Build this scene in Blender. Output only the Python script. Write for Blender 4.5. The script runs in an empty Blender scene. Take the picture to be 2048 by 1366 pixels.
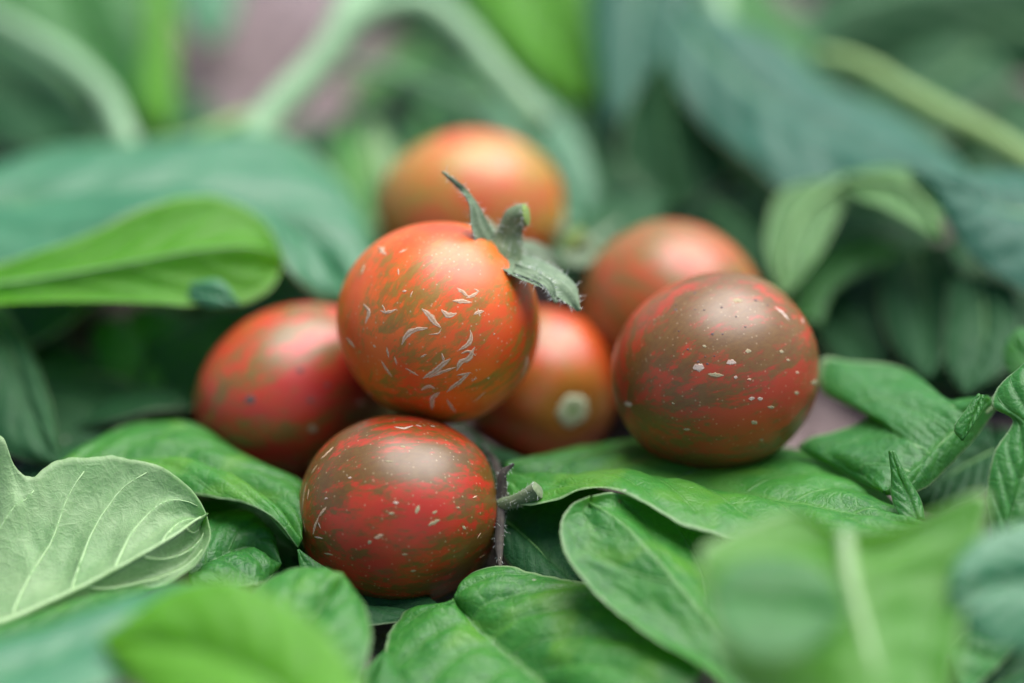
import bpy, math, random
import numpy as np
from mathutils import Vector, noise as mnoise
from mathutils.bvhtree import BVHTree

random.seed(7)
rng = np.random.default_rng(7)
S = bpy.context.scene
COL = S.collection
CM = 0.01                                   # all lengths below are in centimetres

# ------------------------------------------------------------------ camera
PITCH = math.radians(32.0)
DIST = 43.0                                 # cm from the lens to the plane of the fruit
LENS = 100.0
H0 = 4.3                                    # the fruit pile stands this high above the soil datum
cp, sp = math.cos(PITCH), math.sin(PITCH)
FWD = np.array([0, cp, -sp]); UP = np.array([0, sp, cp]); RIGHT = np.array([1.0, 0, 0])
CAM = np.array([0, 0, H0]) - DIST * FWD
cd = bpy.data.cameras.new('camera'); cam = bpy.data.objects.new('camera', cd); COL.objects.link(cam)
cam.location = CAM * CM
cam.rotation_euler = (math.radians(90) - PITCH, 0, 0)
cd.lens = LENS; cd.sensor_width = 36.0; cd.clip_start = 0.01; cd.clip_end = 50
cd.dof.use_dof = True; cd.dof.focus_distance = (DIST + 0.12) * CM; cd.dof.aperture_fstop = 3.4
S.camera = cam

# ------------------------------------------------------------------ light
SUN_EL, SUN_AZ = math.radians(66), math.radians(40)      # azimuth from +Y (away from camera) towards +X (right)
w = bpy.data.worlds.new('World'); S.world = w; w.use_nodes = True
nt = w.node_tree; nt.nodes.clear()
sky = nt.nodes.new('ShaderNodeTexSky'); sky.sky_type = 'NISHITA'; sky.sun_disc = False
sky.sun_elevation = SUN_EL; sky.sun_rotation = SUN_AZ
sky.air_density = 1.0; sky.dust_density = 2.0; sky.ozone_density = 1.0
bg = nt.nodes.new('ShaderNodeBackground'); bg.inputs[1].default_value = 0.05
wo = nt.nodes.new('ShaderNodeOutputWorld')
nt.links.new(sky.outputs[0], bg.inputs[0]); nt.links.new(bg.outputs[0], wo.inputs[0])
sd = bpy.data.lights.new('sun', 'SUN'); sun = bpy.data.objects.new('sun', sd); COL.objects.link(sun)
sd.energy = 2.2; sd.angle = math.radians(58); sd.color = (1.0, 0.98, 0.96)
sdir = Vector((math.sin(SUN_AZ) * math.cos(SUN_EL), math.cos(SUN_AZ) * math.cos(SUN_EL), math.sin(SUN_EL)))
sun.rotation_euler = sdir.to_track_quat('Z', 'Y').to_euler()
sun.location = sdir * 3
S.view_settings.view_transform = 'Standard'; S.view_settings.look = 'None'
S.view_settings.exposure = 1.72; S.view_settings.gamma = 1.0
S.render.engine = 'CYCLES'
S.cycles.use_denoising = True
S.cycles.max_bounces = 10; S.cycles.transmission_bounces = 8; S.cycles.diffuse_bounces = 6

# ------------------------------------------------------------------ helpers
def at(x, y, d):
    """photo pixel (2048 wide) at d cm behind the plane of the fruit -> a point of the place, cm"""
    k = 0.36 / 2048 * (DIST + d) * (100.0 / LENS)
    return CAM + RIGHT * (x - 1024) * k + UP * (683 - y) * k + FWD * (DIST + d)

def camdir(v):
    v = np.array(v, float); v /= np.linalg.norm(v)
    return RIGHT * v[0] + UP * v[1] + FWD * v[2]

def unit(v):
    n = np.linalg.norm(v, axis=-1, keepdims=True)
    return v / np.maximum(n, 1e-9)

def spline(P, n):
    P = np.array(P, float)
    if len(P) == 2:
        return P[0] + (P[1] - P[0]) * np.linspace(0, 1, n)[:, None]
    k = np.concatenate([[0], np.cumsum(np.maximum(np.linalg.norm(np.diff(P, axis=0), axis=1), 1e-6) ** 0.8)])
    k /= k[-1]
    m = np.zeros_like(P)
    m[1:-1] = ((P[2:] - P[1:-1]) / (k[2:] - k[1:-1])[:, None] * (k[1:-1] - k[:-2])[:, None] +
               (P[1:-1] - P[:-2]) / (k[1:-1] - k[:-2])[:, None] * (k[2:] - k[1:-1])[:, None]) / (k[2:] - k[:-2])[:, None]
    m[0] = (P[1] - P[0]) / (k[1] - k[0]); m[-1] = (P[-1] - P[-2]) / (k[-1] - k[-2])
    t = np.linspace(0, 1, n); i = np.clip(np.searchsorted(k, t, side='right') - 1, 0, len(k) - 2)
    h = (k[i + 1] - k[i])[:, None]; u = ((t - k[i])[:, None]) / h
    return ((2*u**3 - 3*u**2 + 1) * P[i] + (u**3 - 2*u**2 + u) * h * m[i] +
            (-2*u**3 + 3*u**2) * P[i + 1] + (u**3 - u**2) * h * m[i + 1])

def mesh_obj(name, V, F, mats, parent=None, attrs=None, fmat=None, smooth=True, origin=None):
    V = np.asarray(V, float)
    o0 = np.zeros(3)
    if parent is not None and 'org' in parent: o0 = np.array(parent['org'])
    elif origin is not None: o0 = np.array(origin)
    me = bpy.data.meshes.new(name)
    me.from_pydata(((V - o0) * CM).tolist(), [], F)
    if smooth: me.polygons.foreach_set('use_smooth', [True] * len(me.polygons))
    for m in (mats if isinstance(mats, (list, tuple)) else [mats]): me.materials.append(m)
    if fmat is not None: me.polygons.foreach_set('material_index', list(map(int, fmat)))
    for k, a in (attrs or {}).items():
        at_ = me.attributes.new(k, 'FLOAT_VECTOR', 'POINT'); at_.data.foreach_set('vector', np.asarray(a, float).ravel())
    me.update()
    o = bpy.data.objects.new(name, me); COL.objects.link(o)
    if parent is not None:
        o.parent = parent
        if 'org' in parent: o['org'] = list(parent['org'])
    elif origin is not None: o.location = o0 * CM
    return o

def thing(name, label, cat, loc, group=None):
    o = bpy.data.objects.new(name, None); COL.objects.link(o)
    o.location = np.array(loc) * CM; o.empty_display_size = 0.01
    o['org'] = [float(a) for a in loc]
    o['label'] = label; o['category'] = cat
    if group: o['group'] = group
    return o

def tube_geo(P, R, sides=10, cap=True, wob=0.0):
    P = np.array(P, float); n = len(P); R = np.broadcast_to(np.array(R, float), (n,)) if np.ndim(R) < 1 or len(np.atleast_1d(R)) == n else np.interp(np.linspace(0, 1, n), np.linspace(0, 1, len(R)), R)
    T = unit(np.gradient(P, axis=0))
    ref = np.array([0.31, 0.2, 0.93]); V = []
    a = unit(np.cross(T[0], ref)); b = np.cross(T[0], a)
    for i in range(n):
        a = unit(a - T[i] * np.dot(a, T[i])); b = np.cross(T[i], a)
        for j in range(sides):
            q = 2 * math.pi * j / sides
            r = R[i] * (1 + wob * mnoise.noise(Vector((P[i] * 2.1 + 3 * np.array([math.cos(q), math.sin(q), 0])).tolist())))
            V.append(P[i] + r * (math.cos(q) * a + math.sin(q) * b))
    F = [(i*sides + j, i*sides + (j+1) % sides, (i+1)*sides + (j+1) % sides, (i+1)*sides + j) for i in range(n-1) for j in range(sides)]
    if cap:
        F.append(tuple(range(sides - 1, -1, -1))); F.append(tuple((n-1)*sides + j for j in range(sides)))
    return V, F

def join(geos):
    V, F = [], []
    for v, f in geos:
        k = len(V); V.extend(v); F.extend(tuple(i + k for i in q) for q in f)
    return V, F

def hairs_geo(P, N, length, r=0.0045, jitter=0.5):
    """thin three-sided hairs growing at points P along N"""
    V, F = [], []
    for p, n in zip(P, N):
        d = unit(n + rng.normal(0, jitter, 3)); l = length * rng.uniform(0.5, 1.25)
        a = unit(np.cross(d, [0.3, 0.5, 0.8])); b = np.cross(d, a); k = len(V)
        bend = rng.normal(0, 0.18, 3) * l
        for u, rr in ((0, r), (0.55, r * 0.7), (1.0, r * 0.2)):
            c = p + d * l * u + bend * u * u
            for q in (0, 2.094, 4.189): V.append(c + rr * (math.cos(q) * a + math.sin(q) * b))
        for i in (0, 3):
            for j in range(3): F.append((k + i + j, k + i + (j+1) % 3, k + i + 3 + (j+1) % 3, k + i + 3 + j))
    return V, F

# ------------------------------------------------------------------ materials
class NB:
    def __init__(s, name):
        s.m = bpy.data.materials.new(name); s.m.use_nodes = True; s.t = s.m.node_tree; s.t.nodes.clear()
    def n(s, kind, **kw):
        o = s.t.nodes.new('ShaderNode' + kind)
        for k, v in kw.items():
            if k in o.inputs: s.set(o.inputs[k], v)
            else: setattr(o, k, v)
        return o
    def set(s, inp, v):
        if hasattr(v, 'is_linked') or isinstance(v, bpy.types.NodeSocket): s.t.links.new(v, inp)
        else:
            if inp.type == 'RGBA' and len(v) == 3: v = (*v, 1)
            inp.default_value = v
    def math(s, op, a, b=None, c=None, clamp=False):
        o = s.t.nodes.new('ShaderNodeMath'); o.operation = op; o.use_clamp = clamp
        for i, v in enumerate((a, b, c)):
            if v is not None: s.set(o.inputs[i], v)
        return o.outputs[0]
    def ramp(s, v, a, b, lo=0.0, hi=1.0):
        o = s.t.nodes.new('ShaderNodeMapRange'); o.interpolation_type = 'SMOOTHSTEP'
        s.set(o.inputs[0], v); o.inputs[1].default_value = a; o.inputs[2].default_value = b
        o.inputs[3].default_value = lo; o.inputs[4].default_value = hi
        return o.outputs[0]
    def mix(s, f, a, b):
        o = s.t.nodes.new('ShaderNodeMix'); o.data_type = 'RGBA'; s.set(o.inputs[0], f); s.set(o.inputs[6], a); s.set(o.inputs[7], b)
        return o.outputs[2]
    def noise(s, vec, scale, detail=3.0, rough=0.55, dist=0.0):
        o = s.n('TexNoise'); s.set(o.inputs['Scale'], scale); o.inputs['Detail'].default_value = detail
        o.inputs['Roughness'].default_value = rough; o.inputs['Distortion'].default_value = dist
        if vec is not None: s.t.links.new(vec, o.inputs['Vector'])
        return o.outputs[0]
    def attr(s, name):
        return s.n('Attribute', attribute_name=name).outputs['Vector']
    def out(s, sh):
        o = s.n('OutputMaterial'); s.t.links.new(sh, o.inputs[0]); return s.m

def leaf_mat(name, col, col2, vein, trans, tw=0.38, rough=0.42, under=False, sheen=0.25, veins=True, spec=0.5, blotch=None):
    b = NB(name)
    pos = b.n('TexCoord').outputs['Object']
    lc = b.attr('leafc'); sep = b.n('SeparateXYZ', Vector=lc)
    s_, t_, ph = sep.outputs
    big = b.ramp(b.noise(pos, 70, 4, 0.62, 0.4), 0.34, 0.66)
    fine = b.noise(pos, 900, 4, 0.65)
    c = b.mix(big, col, col2)
    if blotch is not None:
        c = b.mix(b.ramp(b.noise(pos, 95, 2, 0.5, 0.6), 0.52, 0.70, 0, 0.75), c, blotch)
    c = b.mix(b.math('MULTIPLY', b.ramp(fine, 0.35, 0.75), 0.35), c, tuple(min(1, x * 1.35) for x in col2))
    # reticulate small veins
    vor = b.n('TexVoronoi', feature='DISTANCE_TO_EDGE'); vor.inputs['Scale'].default_value = 420
    wv = b.n('VectorMath', operation='MULTIPLY_ADD')
    nz = b.n('TexNoise'); nz.inputs['Scale'].default_value = 260; b.t.links.new(pos, nz.inputs['Vector'])
    b.t.links.new(nz.outputs['Color'], wv.inputs[0]); wv.inputs[1].default_value = (0.003, 0.003, 0.003); b.t.links.new(pos, wv.inputs[2])
    b.t.links.new(wv.outputs[0], vor.inputs['Vector'])
    ret = b.ramp(vor.outputs['Distance'], 0.0, 0.16, 1.0, 0.0)
    c = b.mix(b.math('MULTIPLY', ret, 0.30 if veins else 0.16), c, vein)
    vo2 = b.n('TexVoronoi', feature='DISTANCE_TO_EDGE'); vo2.inputs['Scale'].default_value = 1300; b.t.links.new(wv.outputs[0], vo2.inputs['Vector'])
    ret2 = b.ramp(vo2.outputs['Distance'], 0.0, 0.2, 1.0, 0.0)
    c = b.mix(b.math('MULTIPLY', ret2, 0.22), c, vein)
    vo3 = b.n('TexVoronoi'); vo3.inputs['Scale'].default_value = 330; b.t.links.new(pos, vo3.inputs['Vector'])
    pk = b.n('SeparateColor', Color=vo3.outputs['Color']).outputs
    sp_ = b.math('MULTIPLY', b.ramp(vo3.outputs['Distance'], 0.06, 0.16, 1.0, 0.0), b.math('GREATER_THAN', pk[0], 0.90))
    c = b.mix(b.math('MULTIPLY', sp_, 0.7), c, b.mix(b.math('GREATER_THAN', pk[1], 0.5), (0.10, 0.055, 0.02), (0.42, 0.42, 0.34)))
    # side veins and midrib
    fr = b.math('ABSOLUTE', b.math('SUBTRACT', b.math('FRACT', b.math('ADD', ph, 0.5)), 0.5))
    sv = b.ramp(fr, 0.012, 0.05, 1.0, 0.0)
    as_ = b.math('ABSOLUTE', s_)
    sv = b.math('MULTIPLY', sv, b.ramp(as_, 0.75, 0.97, 1.0, 0.0))
    if not veins: sv = b.math('MULTIPLY', sv, 0.0)
    mr = b.ramp(as_, 0.015, 0.06, 1.0, 0.0)
    vm = b.math('MAXIMUM', sv, mr)
    c = b.mix(b.math('MULTIPLY', vm, 0.7), c, vein)
    rim = b.ramp(as_, 0.94, 0.985, 0.0, 0.62)
    c = b.mix(rim, c, (0.36, 0.46, 0.27))
    hgt = b.math('ADD', b.math('MULTIPLY', b.math('ADD', ret, b.math('MULTIPLY', ret2, 0.6)), -0.28 if not under else 0.35), b.math('MULTIPLY', fine, 0.9))
    hgt = b.math('ADD', hgt, b.math('MULTIPLY', sv, -0.8 if not under else 1.2))
    bump = b.n('Bump', Strength=0.6 if veins else 0.35, Distance=0.00026, Height=hgt).outputs[0]
    p = b.n('BsdfPrincipled', Roughness=rough, Normal=bump)
    b.set(p.inputs['Base Color'], c); p.inputs['Specular IOR Level'].default_value = spec
    p.inputs['Sheen Weight'].default_value = sheen * 0.22; p.inputs['Sheen Roughness'].default_value = 0.45
    p.inputs['Sheen Tint'].default_value = (0.85, 0.95, 0.92, 1)
    tr = b.n('BsdfTranslucent', Normal=bump)
    b.set(tr.inputs['Color'], b.mix(b.math('MULTIPLY', vm, 0.6), b.mix(big, trans, tuple(x * 0.8 for x in trans)), tuple(x * 0.55 for x in trans)))
    mx = b.n('MixShader'); mx.inputs[0].default_value = tw
    b.t.links.new(p.outputs[0], mx.inputs[1]); b.t.links.new(tr.outputs[0], mx.inputs[2])
    return b.out(mx.outputs[0])

TR = (0.45, 0.90, 0.06)
UND = leaf_mat('leaf_underside', (0.080, 0.20, 0.065), (0.11, 0.25, 0.085), (0.24, 0.37, 0.17), TR, 0.44, 0.5, True, 0.2, spec=0.3)
PALE = leaf_mat('pale_underside', (0.19, 0.345, 0.150), (0.30, 0.45, 0.225), (0.34, 0.48, 0.24), TR, 0.44, 0.5, True, 0.3, veins=False, spec=0.35)
LM = {
 'mid':  leaf_mat('leaf_mid_green', (0.011, 0.085, 0.020), (0.030, 0.165, 0.034), (0.07, 0.21, 0.05), TR, 0.34, 0.42, sheen=0.06, spec=0.38),
 'lush': leaf_mat('leaf_lush_green', (0.013, 0.105, 0.022), (0.038, 0.195, 0.028), (0.09, 0.25, 0.05), TR, 0.34, 0.42, sheen=0.06, spec=0.38, blotch=(0.115, 0.28, 0.025)),
 'blue': leaf_mat('leaf_blue_green_sky_sheen', (0.020, 0.128, 0.062), (0.034, 0.175, 0.082), (0.08, 0.22, 0.10), TR, 0.22, 0.36, sheen=0.12, spec=0.5),  # base colour lifted toward teal to carry the sky's sheen on the leaves
 'shade_slate': leaf_mat('leaf_shade_slate_green', (0.011, 0.074, 0.050), (0.018, 0.100, 0.064), (0.028, 0.115, 0.068), TR, 0.18, 0.46, sheen=0.03, spec=0.32),  # blue green leaf darkened in colour to stand in for shade, upper right
 'fresh': leaf_mat('leaf_fresh_green', (0.040, 0.190, 0.020), (0.075, 0.250, 0.022), (0.12, 0.31, 0.06), (0.6, 0.95, 0.04), 0.46, 0.42, sheen=0.06, spec=0.42),
 'dark': leaf_mat('leaf_shade_dark_green', (0.010, 0.050, 0.018), (0.016, 0.072, 0.024), (0.030, 0.095, 0.032), (0.25, 0.6, 0.06), 0.14, 0.55, sheen=0.0, spec=0.16),  # green darkened in the colour itself, in place of shade among the leaves
 'lime': leaf_mat('leaf_lime_green', (0.070, 0.260, 0.012), (0.100, 0.320, 0.018), (0.15, 0.38, 0.07), (0.62, 0.98, 0.03), 0.58, 0.42, sheen=0.1, spec=0.35),
}

def stem_mat(name, c1, c2, sheen=0.5, rough=0.6, scale=500):
    b = NB(name); pos = b.n('TexCoord').outputs['Object']
    f = b.noise(pos, scale, 4, 0.6); c = b.mix(b.ramp(f, 0.3, 0.7), c1, c2)
    bump = b.n('Bump', Strength=0.6, Distance=0.0003, Height=f).outputs[0]
    p = b.n('BsdfPrincipled', Roughness=rough, Normal=bump); b.set(p.inputs['Base Color'], c)
    p.inputs['Sheen Weight'].default_value = sheen * 0.4; p.inputs['Subsurface Weight'].default_value = 0.0
    return b.out(p.outputs[0])
M_STEM = stem_mat('stem_pale_green', (0.15, 0.30, 0.14), (0.23, 0.38, 0.20))
M_STEM_Y = stem_mat('stem_yellow_green', (0.14, 0.26, 0.05), (0.20, 0.33, 0.09))
M_MIDRIB = stem_mat('midrib_green', (0.14, 0.30, 0.09), (0.20, 0.36, 0.12), 0.3)
M_MIDRIB_P = stem_mat('midrib_pale', (0.26, 0.41, 0.17), (0.31, 0.46, 0.22), 0.3)
M_MIDRIB_D = stem_mat('midrib_dark', (0.07, 0.19, 0.06), (0.10, 0.24, 0.07), 0.2)
M_SEPAL = stem_mat('sepal_grey_green', (0.075, 0.13, 0.06), (0.13, 0.19, 0.10), 0.6, 0.7, 700)
M_SEPAL_D = stem_mat('sepal_withered', (0.035, 0.028, 0.024), (0.075, 0.062, 0.045), 0.15, 0.75, 600)
M_STUB = stem_mat('stub_grey_green', (0.09, 0.14, 0.06), (0.16, 0.21, 0.10), 0.3, 0.75, 700)
M_CUT = stem_mat('stem_cut', (0.15, 0.24, 0.04), (0.21, 0.30, 0.07), 0.1, 0.6, 900)
M_HAIR = stem_mat('plant_hair', (0.60, 0.62, 0.56), (0.66, 0.68, 0.62), 0.2, 0.5)
M_DISC = None

def scar_mat(name, c1, c2, groove, edge=(0.30, 0.10, 0.03)):
    b = NB(name); pos = b.n('TexCoord').outputs['Object']
    v = b.n('SeparateXYZ', Vector=b.attr('scarc')).outputs
    f = b.noise(pos, 2500, 4, 0.7)
    c = b.mix(b.ramp(f, 0.3, 0.7), c1, c2)
    g = b.math('MULTIPLY', b.ramp(b.math('ABSOLUTE', v[0]), 0.05, 0.45, 1.0, 0.0), 0.6)
    c = b.mix(g, c, groove)
    c = b.mix(b.ramp(b.math('ADD', b.math('ABSOLUTE', v[0]), b.math('MULTIPLY', b.math('SUBTRACT', f, 0.5), 0.7)), 0.60, 1.0, 0.0, 0.85), c, edge)
    bump = b.n('Bump', Strength=0.8, Distance=0.0001, Height=f).outputs[0]
    p = b.n('BsdfPrincipled', Roughness=0.75, Normal=bump); b.set(p.inputs['Base Color'], c)
    return b.out(p.outputs[0])
M_SCAR = scar_mat('corky_scar', (0.50, 0.33, 0.21), (0.66, 0.48, 0.34), (0.33, 0.15, 0.06), (0.50, 0.14, 0.03))
M_SCAR_W = scar_mat('white_scar', (0.40, 0.29, 0.22), (0.52, 0.41, 0.34), (0.48, 0.38, 0.31))
M_SCAR_D = scar_mat('dull_scar', (0.30, 0.26, 0.14), (0.38, 0.33, 0.20), (0.28, 0.22, 0.12))
M_RUSSET = scar_mat('russet_scar', (0.34, 0.22, 0.10), (0.46, 0.32, 0.17), (0.22, 0.12, 0.05))
M_SPOT = scar_mat('dark_spot', (0.075, 0.05, 0.05), (0.12, 0.08, 0.07), (0.065, 0.045, 0.05))

def disc_mat():
    b = NB('stem_scar_disc'); pos = b.n('TexCoord').outputs['Object']
    v = b.n('SeparateXYZ', Vector=b.attr('scarc')).outputs
    n = b.noise(pos, 900, 4, 0.65, 0.8); n2 = b.noise(pos, 350, 2, 0.5, 1.5)
    rr = b.math('ADD', v[0], b.math('MULTIPLY', b.math('SUBTRACT', n2, 0.5), 0.6))
    c = b.mix(b.ramp(rr, 0.25, 0.75), (0.24, 0.36, 0.13), (0.50, 0.53, 0.33))
    c = b.mix(b.math('MULTIPLY', b.ramp(n, 0.45, 0.7), 0.5), c, (0.58, 0.58, 0.42))
    bump = b.n('Bump', Strength=0.8, Distance=0.0002, Height=n).outputs[0]
    p = b.n('BsdfPrincipled', Roughness=0.65, Normal=bump); b.set(p.inputs['Base Color'], c)
    return b.out(p.outputs[0])
M_DISC = disc_mat()

def tomato_mat(name, red, olive, bias, orange=None, seed=0.0, speck=0.35, rough=0.36, top=None):
    b = NB(name); pos = b.n('TexCoord').outputs['Object']
    st = b.attr('stripe')
    mp = b.n('Mapping', Vector=st); mp.inputs['Location'].default_value = (seed, seed * 1.7, seed * 0.6)
    n1 = b.noise(mp.outputs[0], 2.1, 2, 0.5, 0.35)
    mp2 = b.n('Mapping', Vector=st); mp2.inputs['Location'].default_value = (seed * 2, 1 + seed, 3); mp2.inputs['Scale'].default_value = (1, 1, 1.5)
    n2 = b.noise(mp2.outputs[0], 7.0, 5, 0.62, 0.4)
    mp3 = b.n('Mapping', Vector=st); mp3.inputs['Scale'].default_value = (1, 1, 2.2)
    n3 = b.noise(mp3.outputs[0], 22.0, 3, 0.6, 0.3)
    v = b.math('ADD', b.math('MULTIPLY', n1, 0.60), b.math('MULTIPLY', n2, 0.76))
    v = b.math('ADD', v, b.math('MULTIPLY', n3, 0.41))
    f = b.ramp(v, 0.885 + bias - 0.10, 0.885 + bias + 0.10, 0.04, 0.93)
    red2 = orange or tuple(x * 1.15 for x in red)
    cr = b.mix(b.ramp(b.noise(pos, 80, 2), 0.35, 0.65), red, red2)
    co = b.mix(b.ramp(n3, 0.3, 0.7), olive, tuple(x * 1.35 for x in olive))
    c = b.mix(f, cr, co)
    sepst = b.n('SeparateXYZ', Vector=b.attr('pole')).outputs       # x: distance from stem pole 0..1
    if top is not None:
        c = b.mix(b.ramp(sepst[0], 0.05, 0.30, 0.85, 0.0), c, top)
    # tiny pale lenticels
    vo = b.n('TexVoronoi'); vo.inputs['Scale'].default_value = 1500; b.t.links.new(pos, vo.inputs['Vector'])
    pick = b.n('SeparateColor', Color=vo.outputs['Color']).outputs[0]
    dot = b.math('MULTIPLY', b.ramp(vo.outputs['Distance'], 0.10, 0.32, 1.0, 0.0), b.math('GREATER_THAN', pick, 0.72))
    c = b.mix(b.math('MULTIPLY', dot, speck), c, (0.55, 0.42, 0.25))
    # waxy bloom, uneven
    bl = b.ramp(b.noise(pos, 170, 4, 0.65), 0.3, 0.75)
    mic = b.noise(pos, 3000, 3, 0.6)
    hgt = b.math('ADD', b.math('MULTIPLY', mic, 0.5), b.math('MULTIPLY', dot, 0.5))
    bump = b.n('Bump', Strength=0.22, Distance=0.00008, Height=hgt).outputs[0]
    p = b.n('BsdfPrincipled', Normal=bump); b.set(p.inputs['Base Color'], c)
    b.set(p.inputs['Roughness'], b.math('MULTIPLY_ADD', bl, 0.12, rough + 0.02))
    p.inputs['Specular IOR Level'].default_value = 0.42
    p.inputs['Subsurface Weight'].default_value = 0.12
    p.inputs['Subsurface Radius'].default_value = (1.0, 0.25, 0.08); p.inputs['Subsurface Scale'].default_value = 0.0025
    p.inputs['Coat Weight'].default_value = 0.36; p.inputs['Coat Roughness'].default_value = 0.36
    p.inputs['Coat IOR'].default_value = 1.45
    return b.out(p.outputs[0])

# ------------------------------------------------------------------ tomatoes
TOM = []       # (centre, R, bvh)
TGROUP = 'striped tomatoes piled on the leaves'
def tomato(label, px, py, d, ra, rb, axis, mat, dimple=0.16, pointed=0.0, seed=0):
    """ra: half length along the stem axis, rb: half width, in photo pixels"""
    c = at(px, py, d); k = 0.36 / 2048 * (DIST + d)
    A = ra * k; B = rb * k
    ax = camdir(axis); u = unit(np.cross(ax, [0.2, 0.1, 1.0])); v = np.cross(ax, u)
    base = c.copy(); base[2] -= B
    t = thing('tomato', label, 'tomato', base, TGROUP)
    nth, nph = 96, 144
    V, st, po = [], [], []
    for i in range(nth + 1):
        th = math.pi * i / nth
        for j in range(nph):
            ph = 2 * math.pi * j / nph
            lob = 1 + 0.022 * math.cos(5 * ph + seed) * math.exp(-((th - 0.55) / 0.5) ** 2) + 0.009 * math.cos(3 * ph + 1.3 * seed)
            z = math.cos(th); r = math.sin(th)
            r = r ** 0.94 if r > 0 else 0
            zz = A * z * (1 - dimple * math.exp(-(th / 0.30) ** 2)) * (1 + pointed * (1 if z < 0 else 0) * abs(z) ** 3)
            rr = B * r * lob
            q = ax * zz + (u * math.cos(ph) + v * math.sin(ph)) * rr
            wob = 1 + 0.017 * mnoise.noise(Vector((q * 0.8 + 5 * seed).tolist()))
            V.append(c + q * wob)
            st.append((math.cos(ph) * (0.35 + 0.65 * math.sin(th)), math.sin(ph) * (0.35 + 0.65 * math.sin(th)), 0.22 * th + 0.02 * seed))
            po.append((th / math.pi, ph, 0))
    F = [(i*nph + j, (i+1)*nph + j, (i+1)*nph + (j+1) % nph, i*nph + (j+1) % nph) for i in range(nth) for j in range(nph)]
    o = mesh_obj('fruit', V, F, mat, t, {'stripe': st, 'pole': po})
    bvh = BVHTree.FromPolygons([Vector(q) for q in V], F)
    T = dict(o=t, c=c, A=A, B=B, ax=ax, bvh=bvh, k=k, d=d); TOM.append(T)
    return T

def hit(T, x, y):
    p = at(x, y, 0); dr = Vector(unit(p - CAM).tolist())
    h = T['bvh'].ray_cast(Vector(CAM.tolist()), dr)
    if h[0] is None:
        h = T['bvh'].find_nearest(Vector(at(x, y, T['d'] - 0.3).tolist()))
    n = np.array(h[1]);
    if np.dot(n, np.array(h[0]) - T['c']) < 0: n = -n
    return np.array(h[0]), n

def scar(T, pts, wpx, mat, height=0.016, name='scar', n=18, ragged=0.55):
    """a corky crack that follows the skin through the given photo points"""
    Q = spline([(x, y, 0) for x, y in pts], n)
    P, N = zip(*[hit(T, q[0], q[1]) for q in Q]); P = np.array(P); N = np.array(N)
    tan = unit(np.gradient(P, axis=0)); ac = np.cross(N, tan)
    V, at_ = [], []
    sd = rng.uniform(0, 50)
    prof = [(-1, -0.3), (-0.72, 0.55), (-0.4, 1.0), (0, 0.35), (0.4, 1.0), (0.72, 0.55), (1, -0.3)]
    for i in range(n):
        u = i / (n - 1); wd = 0.5 * wpx * T['k'] * (max(0.04, math.sin(math.pi * min(0.97, max(0.03, u)))) ** 0.7)
        for s, hh in prof:
            jit = 1 + ragged * (mnoise.noise(Vector((u * 5 + sd, s * 1.5, sd))) + 0.8 * mnoise.noise(Vector((u * 13 + sd, s * 3.0, sd + 9))))
            e = abs(math.sin(math.pi * u)) ** 0.5
            V.append(P[i] + ac[i] * s * wd * jit + N[i] * hh * height * (0.3 + 0.7 * e) * jit)
            at_.append((s, u, 0))
    m = len(prof)
    F = [(i*m + j, (i+1)*m + j, (i+1)*m + j + 1, i*m + j + 1) for i in range(n-1) for j in range(m-1)]
    mesh_obj(name, V, F, mat, T['o'], {'scarc': at_})

def spot(T, x, y, wpx, mat, height=0.008, name='scar', asp=1.0):
    scar(T, [(x - wpx * 0.55 * asp, y), (x, y + wpx * 0.05), (x + wpx * 0.55 * asp, y)], wpx, mat, height, name, 8)

m_scarred = tomato_mat('skin_orange_red', (0.64, 0.062, 0.006), (0.20, 0.115, 0.012), 0.045, (0.72, 0.12, 0.006), 1.3, 0.45, 0.34, (0.76, 0.14, 0.004))
m_front = tomato_mat('skin_deep_red', (0.38, 0.020, 0.007), (0.085, 0.050, 0.006), -0.035, (0.42, 0.034, 0.007), 4.1, 0.35, 0.33)
m_right = tomato_mat('skin_brown_olive', (0.34, 0.031, 0.012), (0.105, 0.058, 0.012), -0.030, (0.38, 0.045, 0.010), 7.7, 0.28, 0.35)
m_left = tomato_mat('skin_red_green', (0.42, 0.022, 0.014), (0.125, 0.082, 0.014), 0.045, (0.46, 0.038, 0.010), 2.9, 0.12, 0.33)
m_mid = tomato_mat('skin_bright_orange', (0.40, 0.040, 0.006), (0.19, 0.085, 0.010), 0.04, (0.46, 0.065, 0.006), 5.5, 0.1, 0.33, (0.34, 0.15, 0.02))
m_backr = tomato_mat('skin_rosy_brown', (0.36, 0.055, 0.014), (0.16, 0.095, 0.02), -0.02, (0.40, 0.075, 0.012), 9.2, 0.1, 0.36)
m_back = tomato_mat('skin_amber', (0.50, 0.075, 0.022), (0.28, 0.18, 0.025), -0.01, (0.56, 0.10, 0.02), 3.3, 0.1, 0.36, (0.76, 0.17, 0.002))

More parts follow.
